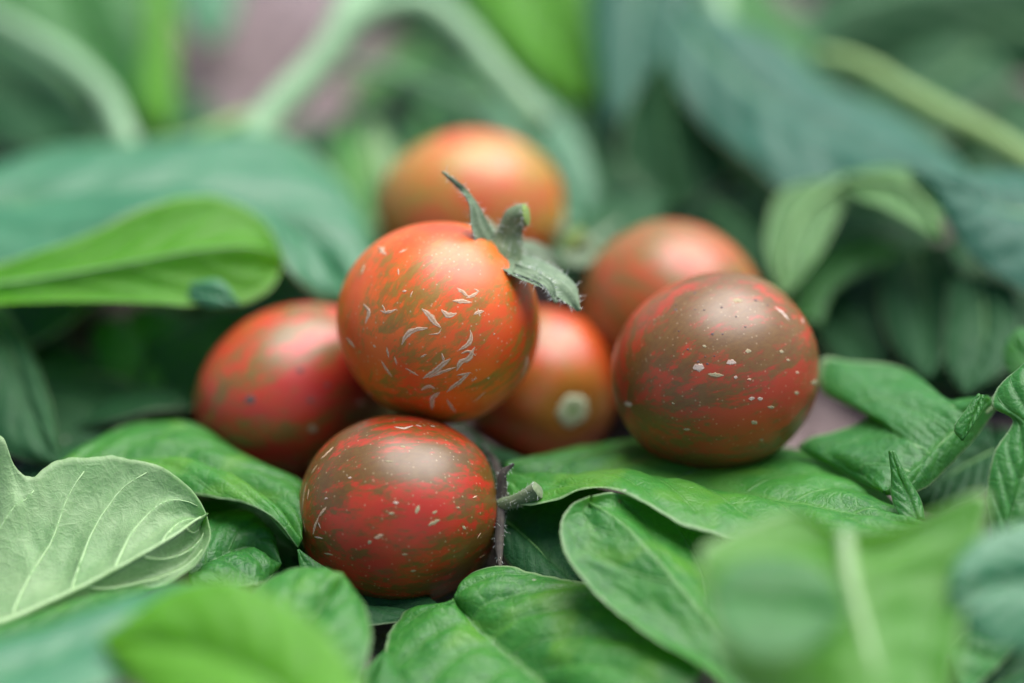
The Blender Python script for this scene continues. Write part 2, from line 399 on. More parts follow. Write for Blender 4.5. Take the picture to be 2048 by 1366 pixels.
T_front = tomato('deep red olive streaked tomato with a withered dark calyx, front of the pile', 800, 1021, 1.0, 203, 192, (0.95, 0.10, 0.22), m_front, 0.14, seed=1)
T_scar = tomato('orange red tomato covered in tan scars with a green stem, on top of the pile', 879, 645, 1.7, 200, 204, (0.68, 0.62, 0.30), m_scarred, 0.20, seed=2)
T_right = tomato('brownish olive striped tomato with pale specks sitting on the broad leaf', 1431, 743, 1.7, 210, 198, (0.85, 0.30, 0.42), m_right, 0.12, seed=3)
T_left = tomato('pink and red tomato with green streaks, left of the scarred one', 594, 786, 3.6, 214, 174, (0.80, 0.33, 0.47), m_left, 0.12, seed=4)
T_mid = tomato('bright orange tomato with a round pale stem scar, between its neighbours', 1080, 773, 4.4, 159, 159, (0.39, -0.30, -0.87), m_mid, 0.05, seed=5)
T_backr = tomato('rosy brown tomato half hidden behind the olive striped one', 1343, 624, 4.9, 184, 184, (-0.78, 0.46, 0.42), m_backr, 0.12, seed=6)
T_back = tomato('amber orange tomato, farthest back behind the scarred one', 948, 428, 7.0, 186, 170, (0.90, -0.05, 0.25), m_back, 0.16, 0.05, seed=7)

Z1 = lambda L: [(600 + x / 2.483, 300 + y / 2.483) for x, y in L]
for L, wz in [([(315,765),(340,800),(325,862)],24), ([(398,798),(430,806),(482,790)],14), ([(408,768),(425,806)],9), ([(230,932),(250,955),(274,982)],15),
              ([(605,788),(640,820),(670,858),(698,882)],28), ([(505,968),(528,922),(570,895),(634,884)],24), ([(640,916),(690,908),(702,885)],7), ([(702,792),(735,822),(778,810)],26),
              ([(758,750),(800,752),(852,757)],21), ([(778,684),(808,706),(842,732)],17), ([(826,735),(860,722),(890,700)],15), ([(864,690),(890,702)],9),
              ([(862,818),(885,806),(914,800)],18), ([(884,788),(892,824)],10), ([(845,893),(850,940),(825,970),(788,995)],20), ([(868,978),(840,1030),(792,1062),(778,1097)],28),
              ([(610,1134),(660,1105),(702,1068),(747,1036)],30), ([(640,1132),(700,1106),(774,1078)],15), ([(704,1008),(716,1056)],13), ([(728,1202),(780,1160),(842,1108)],25),
              ([(778,1120),(850,1105)],12), ([(602,1192),(640,1174),(672,1186)],19), ([(694,1203),(662,1230),(655,1288)],27), ([(728,1238),(772,1304)],15),
              ([(402,1043),(430,1090),(458,1127)],15), ([(430,978),(441,1032)],10), ([(469,1024),(480,1068)],9), ([(523,1083),(588,1121)],9),
              ([(388,478),(405,500),(428,520)],20), ([(418,476),(402,516)],14), ([(490,510),(530,494)],11), ([(304,618),(322,566)],13), ([(487,588),(490,622)],7),
              ([(598,1030),(628,1014)],9), ([(858,1256),(922,1200)],8), ([(1102,1128),(1124,1062),(1130,1018)],30), ([(362,968),(376,980)],11), ([(508,702),(530,700)],12),
              ([(288,1250),(314,1268)],16), ([(800,1010),(840,1000),(872,1022)],14), ([(880,1130),(850,1150)],8), ([(930,1130),(940,1136)],7), ([(960,910),(968,918)],7), ([(560,700),(548,726)],6)]:
    scar(T_scar, Z1(L), wz / 2.483 * 1.15, M_SCAR, 0.005)
Z2 = lambda L: [(560 + x / 2.413, 800 + y / 2.413) for x, y in L]
for L, wz, m in [([(552,130),(600,136),(642,124)],17,M_SCAR_W), ([(655,120),(684,129)],9,M_SCAR_W), ([(725,124),(750,129)],8,M_SCAR_W), ([(196,284),(222,262),(258,226)],18,M_SCAR),
                 ([(104,560),(112,480),(126,400)],20,M_RUSSET), ([(124,640),(112,580)],13,M_RUSSET), ([(150,356),(180,312)],14,M_RUSSET), ([(132,480),(140,430)],9,M_SCAR),
                 ([(158,650),(172,600),(186,566)],18,M_SCAR), ([(184,566),(204,540),(224,516)],15,M_SCAR), ([(166,660),(206,668)],11,M_SCAR_W), ([(196,620),(184,590)],9,M_SCAR_W),
                 ([(424,694),(440,680)],20,M_SCAR_D), ([(455,668),(498,650)],20,M_SCAR), ([(545,495),(572,496)],15,M_SCAR_W), ([(328,376),(346,374)],11,M_SCAR_W), ([(505,294),(548,298)],10,M_SCAR_D),
                 ([(715,606),(745,590),(772,578)],22,M_SCAR_D), ([(880,608),(898,624)],15,M_SCAR_D), ([(952,668),(970,640)],8,M_SCAR), ([(588,745),(616,746)],12,M_SCAR_D), ([(630,826),(656,824)],13,M_SCAR_D),
                 ([(524,548),(552,546)],14,M_SCAR_D), ([(655,548),(672,508)],20,M_SCAR_D), ([(214,478),(230,472)],10,M_SCAR_W), ([(735,548),(758,536)],16,M_SCAR_D), ([(930,472),(952,462)],8,M_SCAR),
                 ([(962,762),(990,744)],7,M_SCAR), ([(212,740),(256,748)],12,M_SCAR_D), ([(580,222),(606,228)],16,M_SCAR_D), ([(850,518),(868,520)],10,M_SCAR_D)]:
    scar(T_front, Z2(L), wz / 2.413, m, 0.005)
Z3 = lambda L: [(1060 + x / 2.439, 420 + y / 2.439) for x, y in L]
for L, wz, m in [([(795,772),(822,768),(850,770)],44,M_SCAR_W), ([(958,748),(982,742),(1006,746)],28,M_SCAR_W), ([(868,800),(905,806),(945,806)],22,M_SCAR_D), ([(994,815),(1012,818)],18,M_SCAR_W),
                 ([(1196,474),(1232,502),(1264,538)],28,M_SCAR_W), ([(1066,922),(1096,918)],22,M_SCAR_W), ([(1110,920),(1136,922)],20,M_SCAR_W), ([(460,944),(480,948),(498,948)],30,M_SCAR_W),
                 ([(1216,690),(1238,692)],18,M_SCAR_D), ([(1370,842),(1404,838)],28,M_SCAR_D), ([(1326,526),(1334,554)],18,M_SCAR_W), ([(1158,960),(1192,964)],15,M_SCAR_D), ([(1080,1030),(1108,1044)],24,M_SCAR_D),
                 ([(748,1070),(782,1070)],15,M_SCAR_D), ([(1296,790),(1312,796)],14,M_SCAR), ([(1290,890),(1312,896)],20,M_SCAR_D), ([(1050,690),(1080,688)],22,M_SCAR_D), ([(985,440),(1040,442)],30,M_SCAR_D),
                 ([(1060,826),(1080,826)],12,M_SCAR), ([(1250,730),(1268,734)],14,M_SCAR_D), ([(842,660),(860,668)],16,M_SCAR_D), ([(1120,1120),(1140,1124)],12,M_SCAR_D), ([(690,940),(706,946)],10,M_SCAR_D)]:
    scar(T_right, Z3(L), wz / 2.439, m, 0.005)
for x, y, s in [(710,485,20),(850,487,14),(935,475,16),(1005,520,13),(890,605,20),(940,605,14),(805,405,20),(1100,440,22),(1160,465,14),(820,740,18),(865,750,16),(900,712,11),(855,715,11),(770,680,16),(725,590,12),(805,485,12),(1050,570,14),(712,462,12)]:
    q = Z3([(x, y)])[0]; spot(T_right, q[0], q[1], s / 2.439 * 0.8, M_SPOT, 0.004, 'dark_spot')
for x, y, s in [(500,798,20),(600,740,12),(655,770,9),(620,800,9)]: spot(T_left, x, y, s, M_SPOT, 0.006, 'dark_spot')
spot(T_left, 625, 858, 16, M_SCAR_D); spot(T_left, 722, 806, 14, M_SCAR)

# round stem scar of the orange tomato in the middle
def disc_on(T, px, py, rpx, mat, name):
    P, N = hit(T, px, py); a = unit(np.cross(N, [0.1, 0.2, 1])); b = np.cross(N, a); r = rpx * T['k']
    V, F = [P + N * 0.012], []
    rings = [(0.25, 0.022), (0.5, 0.018), (0.75, 0.034), (0.93, 0.032), (1.0, 0.012), (1.05, -0.05)]
    m = 28
    for q, h in rings:
        for j in range(m):
            g = 2 * math.pi * j / m; w_ = 1 + 0.05 * math.sin(5 * g + 1) + 0.03 * math.sin(9 * g)
            V.append(P + (a * math.cos(g) + b * math.sin(g)) * r * q * w_ + N * (h + 0.01 - 0.5 * (r * q) ** 2 / T['B']))
    for j in range(m): F.append((0, 1 + j, 1 + (j+1) % m))
    for i in range(len(rings) - 1):
        for j in range(m): F.append((1 + i*m + j, 1 + (i+1)*m + j, 1 + (i+1)*m + (j+1) % m, 1 + i*m + (j+1) % m))
    mesh_obj(name, V, F, mat, T['o'], {'scarc': [(0, 0, 0)] + [(q, 0, 0) for q, h in rings for j in range(m)]})
disc_on(T_mid, 1145, 821, 34, M_DISC, 'stem_scar')

# ------------------------------------------------------------------ leaves
LGROUP = 'tomato leaves around the fruit'
def vein_warp(t, seed, side):
    return t + np.array([0.055 * mnoise.noise(Vector((tt * 3.3 + seed * 1.7, side * 4.0, seed * 0.7))) for tt in t])
def leaf_surface(mid, left, right, nt_, nh, bulge=0.0, quilt=0.0, nv=6, va=0.28, wave=0.0, seed=0, groove=0.04):
    M = spline([at(*p) for p in mid], nt_); L = spline([at(*p) for p in left], nt_); R = spline([at(*p) for p in right], nt_)
    tan = unit(np.gradient(M, axis=0)); ac = unit(R - L + 1e-6); N = unit(np.cross(tan, ac))
    # smooth the frame near pointed ends
    N = unit(np.array([N[max(0, i-4):i+5].mean(axis=0) for i in range(nt_)]))
    ns = 2 * nh + 1
    s = np.linspace(-1, 1, ns); s = np.sign(s) * np.abs(s) ** 0.9
    t = np.linspace(0, 1, nt_)
    width = 0.5 * (np.linalg.norm(L - M, axis=1) + np.linalg.norm(R - M, axis=1))
    wmax = width.max()
    P = np.zeros((nt_, ns, 3)); Cc = np.zeros((nt_, ns, 3))
    tws = [vein_warp(t, seed, -1), vein_warp(t, seed, 1)]
    for j in range(ns):
        u = abs(s[j]); E = L if s[j] < 0 else R
        rag = np.array([0.022 * mnoise.noise(Vector((tt * 17 + seed, s[j] * 0.1 + seed, 5))) + 0.012 * mnoise.noise(Vector((tt * 45 + seed, seed, 7))) for tt in t]) * u ** 3
        base = M + (E - M) * (u + rag)[:, None]
        ph = (tws[0 if s[j] < 0 else 1] - va * u ** 1.35) * nv + (0.25 if s[j] < 0 else -0.2)
        q = (np.abs(np.sin(math.pi * ph)) ** 0.7) * (1 - u ** 4) * min(1, u * 4) * np.minimum(1, width / (0.4 * wmax))
        off = bulge * wmax * 4 * u * (1 - u) + quilt * q + groove * wmax * (min(1, u * 5) - 1)
        wv = np.array([mnoise.noise(Vector((tt * 5 + seed * 3.1, s[j] * 1.6, seed))) for tt in t]) * wave * u ** 1.5
        wv += np.array([mnoise.noise(Vector((tt * 14 + seed, s[j] * 5, seed * 2))) for tt in t]) * (0.02 if nh < 20 else 0.030)
        if nh >= 20: wv += np.array([mnoise.noise(Vector((tt * 30 + seed, s[j] * 11, seed * 3))) for tt in t]) * 0.016
        P[:, j] = base + N * (off + wv * np.clip(np.linalg.norm(E - M, axis=1) / 1.3, 0, 1))[:, None]
        Cc[:, j, 0] = s[j]; Cc[:, j, 1] = t; Cc[:, j, 2] = ph
    return P, Cc, N, width, s

def grid_faces(nt_, ns, off, flip):
    F = []
    for i in range(nt_ - 1):
        for j in range(ns - 1):
            q = (off + i*ns + j, off + i*ns + j + 1, off + (i+1)*ns + j + 1, off + (i+1)*ns + j)
            F.append(q[::-1] if flip else q)
    return F

def blade_geo(P, Cc, upper, thick):
    """closed leaf blade; 'upper' = +1 when the upper face lies on the +normal side of the grid"""
    nt_, ns = P.shape[:2]
    gu = np.gradient(P, axis=0); gv = np.gradient(P, axis=1); n = np.cross(gu, gv)
    ln = np.linalg.norm(n, axis=2, keepdims=True); n = np.where(ln > 1e-7, n / np.maximum(ln, 1e-9), 0)
    s = Cc[..., 0:1]; th = thick * (1 - 0.75 * np.abs(s) ** 3)
    A = P + n * th * 0.5; B = P - n * th * 0.5
    V = np.concatenate([A.reshape(-1, 3), B.reshape(-1, 3)]); k = nt_ * ns
    f1 = grid_faces(nt_, ns, 0, False); f2 = grid_faces(nt_, ns, k, True)
    f3 = []
    for i in range(nt_ - 1):
        f3.append((i*ns, (i+1)*ns, k + (i+1)*ns, k + i*ns)); f3.append((i*ns + ns-1, k + i*ns + ns-1, k + (i+1)*ns + ns-1, (i+1)*ns + ns-1))
    for j in range(ns - 1):
        f3.append((j, k + j, k + j + 1, j + 1)); e = (nt_-1)*ns; f3.append((e + j, e + j + 1, k + e + j + 1, k + e + j))
    mats = [0 if upper > 0 else 1] * len(f1) + [1 if upper > 0 else 0] * len(f2) + [0] * len(f3)
    C2 = np.concatenate([Cc.reshape(-1, 3)] * 2)
    return V, f1 + f2 + f3, mats, C2

def leaf(label, mid, left, right, mat='mid', face='upper', hero=False, bulge=0.08, quilt=None, nv=6, va=0.28, wave=0.10,
         rib=0.055, ribmat=None, petiole=None, under=None, seed=None, name='tomato_leaf', thick=0.035, veins=True, group=LGROUP, vr=0.4, cat='leaf', nt_=None, nh=None):
    global LSEED
    LSEED += 1; seed = LSEED if seed is None else seed
    nt_ = nt_ or (110 if hero else 48); nh = nh or (26 if hero else 14)
    if quilt is None: quilt = 0.05 if hero else 0.07
    P, Cc, N, width, s = leaf_surface(mid, left, right, nt_, nh, 0, 0, nv, va, 0, seed)
    c = P.mean(axis=(0, 1)); mi = P[nt_//2, nh]
    facing = np.sign(np.dot(N[nt_//2], CAM - c)) or 1.0       # +1: grid normal looks at the viewer
    upper = facing if face == 'upper' else -facing
    sg = upper                                                # bulge and quilting rise on the upper face
    P, Cc, N, width, s = leaf_surface(mid, left, right, nt_, nh, bulge * sg, quilt * sg, nv, va, wave, seed, 0.04 * sg)
    t = thing(name, label, cat, P[0, nh], group)
    V, F, fm, C2 = blade_geo(P, Cc, upper, thick)
    mesh_obj('blade', V, F, [LM[mat] if isinstance(mat, str) else mat, under or (LM['dark'] if mat == 'dark' else UND)], t, {'leafc': C2}, fm)
    rm = ribmat or M_MIDRIB
    side = facing                                             # ribs stand out on the visible face
    gn = unit(np.array([np.cross(P[min(i+1, nt_-1), nh] - P[max(i-1, 0), nh], P[i, min(nh+2, 2*nh)] - P[i, max(nh-2, 0)]) for i in range(nt_)]) + 1e-9)
    idx = np.arange(0, nt_ - max(2, nt_ // 30), max(1, nt_ // 36))
    rr = np.interp(idx / (nt_-1), [0, 0.5, 1], [rib, rib * 0.62, rib * 0.22])
    mp = np.array([P[i, nh] - side * gn[i] * (rib * (0.25 if face == 'upper' else -0.2)) for i in idx])
    g = [tube_geo(mp, rr, 8)]
    if petiole is not None:
        pp = spline([P[0, nh]] + [at(*q) for q in petiole], 24)
        pv, pf = tube_geo(pp, np.linspace(rib, rib * 1.35, 24), 10, wob=0.1)
        mesh_obj('petiole', pv, pf, rm, t)
    mesh_obj('midrib', *g[0], rm, t)
    if hero and veins:
        for sd_ in (-1, 1):
            tg = np.linspace(0, 1, 120); tw_ = (vein_warp(tg, seed, sd_), tg)
            ks = [k for k in range(-2, nv + 2)]
            for k in ks:
                off = 0.25 if sd_ < 0 else -0.2
                t0 = (k - off) / nv
                pts = []
                for u in np.linspace(0.0, 0.90, 16):
                    tt = float(np.interp(t0 + va * u ** 1.35, tw_[0], tw_[1], left=-1, right=2))
                    if not (0.02 <= tt <= 0.97): continue
                    fi = tt * (nt_ - 1); i0 = int(min(fi, nt_ - 2)); a = fi - i0
                    fj = np.interp(sd_ * u, s, np.arange(2*nh+1)); j0 = int(min(fj, 2*nh - 1)); b = fj - j0
                    p = (P[i0, j0]*(1-a)*(1-b) + P[i0+1, j0]*a*(1-b) + P[i0, j0+1]*(1-a)*b + P[i0+1, j0+1]*a*b)
                    nn = unit(np.cross(P[i0+1, j0] - P[i0, j0], P[i0, j0+1] - P[i0, j0]) + 1e-9)
                    pts.append(p + side * nn * (thick * 0.5 * (0.35 if face == 'upper' else 1.0) - rib * vr * 0.35))
                if len(pts) < 5: continue
                pts = spline(pts, 14)
                v_, f_ = tube_geo(pts, np.linspace(rib * vr, rib * vr * 0.35, 14), 6)
                mesh_obj('side_vein', v_, f_, rm, t)
    return t, P
LSEED = 0

# --- the sharp leaves around the fruit ---------------------------------
leaf('pale underside of a curled leaf with raised cream veins, left edge below the pile',
     [(-150,1300,-1.5),(0,1254,-1.2),(180,1174,-0.9),(340,1082,-0.5),(412,1030,0.0)],
     [(-150,1010,1.0),(-60,880,0.6),(0,868,0.3),(34,938,0.2),(60,956,0.2),(105,926,0.35),(232,911,0.4),(335,940,0.3),(398,1000,0.15),(414,1030,0.0)],
     [(-150,1340,-1.9),(0,1275,-1.7),(150,1215,-1.5),(240,1185,-1.3),(335,1165,-1.0),(400,1118,-0.5),(421,1070,-0.2),(414,1032,0.0)],
     mat='mid', face='under', under=PALE, hero=True, bulge=0.10, quilt=0.11, nv=6, va=0.36, rib=0.070, ribmat=M_MIDRIB_P, vr=0.36, wave=0.06)
leaf('green leaf draped under the pink striped tomato, its edge shading a smaller leaf',
     [(40,1010,1.2),(200,935,1.6),(380,920,1.5),(500,985,1.0),(596,1088,0.3)],
     [(90,960,2.0),(155,908,2.4),(262,850,2.9),(372,842,2.9),(490,915,2.2),(606,968,1.4),(610,1040,0.6),(597,1092,0.3)],
     [(40,1060,1.2),(200,1010,1.1),(340,985,0.9),(420,992,0.6),(500,1010,0.35),(550,1040,0.2),(596,1096,0.2)],
     mat='lush', hero=True, bulge=0.10, quilt=0.06, nv=6, rib=0.045)
leaf('small shaded leaf with a bent midrib in the gap beside the front tomato',
     [(380,1160,-0.2),(440,1115,0.3),(500,1095,0.6),(552,1140,0.4)],
     [(370,1090,0.9),(410,1030,1.2),(490,1020,1.3),(544,1060,1.0),(555,1142,0.4)],
     [(390,1190,-0.6),(450,1170,-0.5),(510,1175,-0.3),(552,1144,0.3)], mat='mid', hero=True, rib=0.04, nv=4, bulge=0.12)
leaf('rounded light green leaf with a pale rim in front of the front tomato',
     [(480,1420,-3.0),(560,1330,-2.5),(630,1230,-1.8),(690,1165,-1.2)],
     [(420,1380,-3.0),(470,1260,-2.2),(528,1163,-1.3),(585,1140,-1.0),(640,1140,-0.9),(690,1162,-1.1)],
     [(640,1440,-3.3),(705,1400,-3.0),(736,1320,-2.5),(742,1255,-2.0),(720,1195,-1.5),(692,1166,-1.2)], mat='lush', hero=True, nv=5, rib=0.05, bulge=0.12, quilt=0.05)
leaf('narrow leaf tip poking up at the foot of the front tomato',
     [(640,1160,-0.2),(612,1130,0.0),(597,1100,0.1)], [(615,1165,-0.2),(600,1135,0.0),(595,1100,0.1)], [(690,1160,-0.1),(635,1125,0.0),(599,1100,0.1)],
     mat='mid', rib=0.02, bulge=0.05, quilt=0.0, nt_=24, nh=6)
leaf('wide green leaf spreading below the front tomato from a dark notch',
     [(908,1205,-0.2),(950,1250,-0.6),(1020,1310,-1.1),(1090,1370,-1.6),(1170,1450,-2.2)],
     [(916,1196,-0.1),(935,1152,0.1),(1010,1132,0.1),(1080,1150,0.0),(1180,1165,-0.3),(1330,1240,-1.2),(1400,1340,-2.2),(1330,1430,-2.6),(1175,1454,-2.2)],
     [(910,1214,-0.3),(868,1216,-0.1),(822,1218,-0.1),(782,1262,-0.4),(766,1335,-1.0),(800,1410,-1.6),(960,1470,-2.2),(1168,1456,-2.2)],
     mat='lush', hero=True, nv=6, va=0.26, rib=0.045, bulge=0.05, quilt=0.07, wave=0.08, ribmat=M_MIDRIB_D)
leaf('spoon shaped leaf with a pale rolled rim under the broad leaf',
     [(1560,1440,-2.9),(1440,1270,-2.0),(1320,1120,-1.3),(1230,1030,-0.7),(1180,1000,-0.5)],
     [(1500,1440,-3.1),(1430,1352,-2.7),(1300,1272,-2.1),(1190,1186,-1.5),(1132,1110,-1.1),(1121,1048,-0.75),(1145,1008,-0.55),(1180,992,-0.45)],
     [(1640,1390,-2.6),(1560,1240,-1.4),(1480,1120,-0.6),(1400,1050,-0.2),(1300,1005,-0.1),(1220,985,-0.3),(1184,992,-0.45)],
     mat='lush', hero=True, nv=5, va=0.33, rib=0.03, bulge=-0.12, quilt=0.025, wave=0.05, ribmat=M_MIDRIB_D)
leaf('broad green leaf lying flat beneath the olive striped tomato',
     [(1010,945,1.4),(1130,945,1.2),(1300,950,0.9),(1500,985,0.5),(1700,1020,0.0),(1860,1060,-0.5)],
     [(1015,930,1.8),(1110,905,2.6),(1280,880,3.2),(1480,880,3.1),(1620,905,2.4),(1735,955,1.6),(1800,1020,0.8),(1862,1062,-0.4)],
     [(1012,985,0.7),(1045,1010,0.3),(1110,1003,0.1),(1160,982,0.0),(1210,976,-0.2),(1290,1005,-0.6),(1360,1048,-0.8),(1460,1076,-0.9),(1640,1110,-1.0),(1858,1072,-0.6)],
     mat='lush', hero=True, nv=7, rib=0.04, bulge=0.03, quilt=0.06, wave=0.06)
leaf('lobed leaf with a light midrib right of the olive striped tomato',
     [(1985,800,0.9),(1930,845,0.9),(1870,895,0.8),(1812,950,0.5),(1770,985,0.4)],
     [(1975,795,1.1),(1925,800,1.6),(1885,806,1.8),(1852,780,2.2),(1822,742,2.5),(1765,724,2.6),(1700,722,2.7),(1648,716,2.8),(1640,775,2.4),(1700,812,2.1),(1738,832,1.9),(1680,862,1.9),(1600,895,1.8),(1690,950,1.2),(1768,987,0.4)],
     [(1995,815,1.0),(1955,872,0.9),(1900,930,0.7),(1845,980,0.5),(1805,992,0.4),(1772,990,0.4)],
     mat='mid', hero=True, nv=5, rib=0.07, bulge=0.04, quilt=0.03, wave=0.10, petiole=[(2040,760,1.0),(2120,700,1.2)], ribmat=M_MIDRIB_P, vr=0.3)
leaf('tiny folded leaflet hanging on the midrib of the lobed leaf',
     [(1962,792,0.3),(1950,825,0.2),(1925,880,0.1)], [(1955,788,0.3),(1935,815,0.2),(1908,862,0.1),(1924,882,0.1)], [(1968,790,0.3),(1965,820,0.2),(1948,850,0.1),(1926,881,0.1)],
     mat='mid', rib=0.02, quilt=0.03, nt_=30, nh=8, wave=0.06)
leaf('twisted upright leaflet with a narrow tip at the end of the broad leaf',
     [(1835,1040,-0.2),(1815,990,0.0),(1795,945,0.1),(1783,902,0.2)], [(1800,1040,-0.2),(1782,990,0.0),(1782,950,0.1),(1777,903,0.2)], [(1850,1040,-0.2),(1842,1000,0.0),(1812,950,0.1),(1789,902,0.2)],
     mat='mid', rib=0.02, quilt=0.03, nt_=36, nh=8, wave=0.08)
leaf('puckered leaf with quilted blisters at the right edge',
     [(2000,1100,-0.9),(2030,1000,-0.7),(2060,900,-0.4),(2075,800,-0.2),(2080,690,0.2)],
     [(1985,1110,-0.9),(1982,1050,-0.8),(1974,985,-0.6),(1988,905,-0.4),(2024,838,-0.2),(1984,812,-0.1),(1996,775,0.0),(2046,728,0.1),(2080,686,0.2)],
     [(2030,1120,-0.9),(2110,1040,-0.4),(2150,920,0.0),(2140,800,0.1),(2084,690,0.2)],
     mat='mid', hero=True, nv=9, va=0.2, rib=0.03, quilt=0.06, bulge=0.08)
leaf('small dark leaf above the puckered leaf at the right edge',
     [(2100,780,2.0),(2060,730,2.2),(2020,680,2.5)], [(2060,790,2.0),(2015,740,2.2),(2006,705,2.4),(2018,678,2.5)], [(2120,740,2.2),(2090,680,2.5),(2040,656,2.7),(2022,678,2.5)], mat='mid')
leaf('dark hanging leaf in the shade at the left edge, above the pale underside',
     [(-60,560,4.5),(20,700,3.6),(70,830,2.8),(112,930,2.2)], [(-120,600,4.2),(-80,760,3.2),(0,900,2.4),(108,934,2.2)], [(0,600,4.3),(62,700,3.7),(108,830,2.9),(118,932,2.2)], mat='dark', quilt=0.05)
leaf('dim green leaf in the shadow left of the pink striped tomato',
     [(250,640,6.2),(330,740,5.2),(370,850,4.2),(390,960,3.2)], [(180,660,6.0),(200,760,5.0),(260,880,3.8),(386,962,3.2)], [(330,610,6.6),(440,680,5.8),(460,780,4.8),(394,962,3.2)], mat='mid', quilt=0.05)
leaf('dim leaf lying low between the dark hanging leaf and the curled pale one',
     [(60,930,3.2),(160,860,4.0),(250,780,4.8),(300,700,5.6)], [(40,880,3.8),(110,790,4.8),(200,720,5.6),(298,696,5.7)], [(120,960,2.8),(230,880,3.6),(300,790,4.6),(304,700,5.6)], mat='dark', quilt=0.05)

# --- behind the pile ----------------------------------------------------
leaf('large teal leaf arching across the left behind the pink striped tomato',
     [(-120,430,6.0),(60,400,6.0),(260,385,6.0),(460,420,5.8),(620,490,5.4),(700,600,4.8)],
     [(-120,370,7.6),(0,325,7.8),(110,288,8.2),(260,284,8.2),(450,262,8.3),(560,268,8.2),(650,330,7.5),(735,450,6.2),(745,545,5.3),(702,604,4.8)],
     [(-120,540,4.4),(0,528,4.2),(180,470,4.2),(310,415,4.3),(430,400,4.4),(530,450,4.3),(575,540,4.2),(640,600,4.4),(698,606,4.7)],
     mat='blue', bulge=0.05, quilt=0.10, nt_=70, nh=18, rib=0.06)
leaf('bright lime underside of a leaf rolled over beneath the large teal leaf',
     [(-120,585,3.6),(60,565,3.5),(260,530,3.4),(430,500,3.5),(520,500,3.7),(566,525,4.0)],
     [(-120,560,4.0),(0,530,4.0),(180,466,4.1),(310,410,4.2),(425,394,4.3),(525,440,4.2),(566,515,4.0)],
     [(-120,612,3.4),(0,606,3.2),(200,602,3.1),(380,612,3.1),(470,612,3.3),(540,580,3.6),(566,530,4.0)],
     mat='lime', face='under', under=LM['lime'], bulge=0.06, quilt=0.05, nt_=60, nh=16, rib=0.035)
leaf('small grey green leaf fold where the lime leaf meets the scarred tomato',
     [(380,585,3.3),(430,590,3.1),(480,610,3.0)], [(390,565,3.4),(440,560,3.2),(478,606,3.0)], [(385,605,3.2),(430,618,3.0),(476,614,3.0)], mat='blue', rib=0.02, nt_=24, nh=8)
leaf('green leaf with a yellow green margin in the top left corner',
     [(90,-80,14.5),(150,40,13.5),(220,150,12.6),(250,250,11.6)], [(-60,-60,14.2),(-20,40,13.4),(60,130,12.6),(170,200,12.0),(248,254,11.6)], [(340,-80,14.5),(345,40,13.4),(340,150,12.4),(320,230,11.6),(254,254,11.6)], mat='mid', quilt=0.08)
leaf('yellow green strip of leaf beside the soil patch, upper left',
     [(320,-60,13.0),(322,80,12.2),(318,200,11.4),(330,270,11.0)], [(290,-60,13.0),(290,80,12.2),(280,200,11.4),(326,272,11.0)], [(352,-60,13.2),(352,80,12.4),(350,200,11.6),(334,272,11.0)], mat='lime', quilt=0.03)
leaf('dark green leaf hanging under the pale stalk at the upper left edge',
     [(-60,120,11.5),(40,190,10.6),(100,240,10.0),(160,290,9.2)], [(-40,60,12.0),(60,100,11.6),(150,180,10.6),(190,270,9.4)], [(-80,220,10.6),(-20,280,9.8),(60,310,9.2),(158,296,9.2)], mat='dark', quilt=0.06)
leaf('bright yellow green backlit leaf at the top centre',
     [(1030,-140,14.5),(1070,-20,13.6),(1110,90,12.7),(1160,215,11.6)], [(930,-140,14.5),(925,-20,13.8),(990,80,13.0),(1080,160,12.2),(1156,218,11.6)], [(1170,-140,14.2),(1185,-20,13.3),(1195,90,12.4),(1200,180,11.7),(1164,217,11.6)], mat='lime', quilt=0.05)
leaf('teal leaf beside the bright yellow green one, top centre',
     [(1290,-120,13.0),(1280,0,12.0),(1270,120,11.0),(1280,240,10.0)], [(1180,-120,13.2),(1175,0,12.3),(1190,130,11.2),(1220,250,10.0)], [(1400,-100,12.8),(1400,0,11.9),(1390,120,10.9),(1330,240,10.0)], mat='shade_slate', quilt=0.06)
leaf('pale teal leaf standing behind the amber tomato on its right',
     [(1000,200,10.6),(1060,280,9.8),(1120,370,9.0),(1170,480,8.2)], [(960,230,10.2),(1000,310,9.4),(1060,400,8.6),(1150,490,8.0)], [(1070,180,10.8),(1140,250,10.0),(1190,350,9.1),(1200,470,8.2)], mat='blue', quilt=0.05)
leaf('minty upright leaf behind the amber tomato on its left',
     [(790,470,8.2),(780,400,8.8),(760,320,9.4),(740,240,10.2)], [(760,470,8.2),(720,400,8.8),(720,320,9.4),(736,240,10.2)], [(830,470,8.2),(830,400,8.8),(800,310,9.4),(744,240,10.2)], mat='mid', face='under', under=PALE, quilt=0.03)
leaf('narrow green leaf between the minty leaf and the large teal leaf',
     [(720,470,7.8),(715,400,8.4),(705,320,9.2),(690,240,10.0)], [(690,470,7.8),(672,400,8.4),(660,320,9.2),(685,240,10.0)], [(745,470,7.8),(742,400,8.4),(738,320,9.2),(695,240,10.0)], mat='lush', quilt=0.03)
leaf('blue grey leaf at the top edge between the soil patches',
     [(400,-120,16.0),(410,-40,15.2),(420,20,14.4),(425,90,13.6)], [(340,-120,16.0),(345,-40,15.2),(365,40,14.4),(415,92,13.6)], [(470,-120,16.2),(480,-40,15.4),(470,30,14.6),(435,90,13.6)], mat='blue', quilt=0.05)
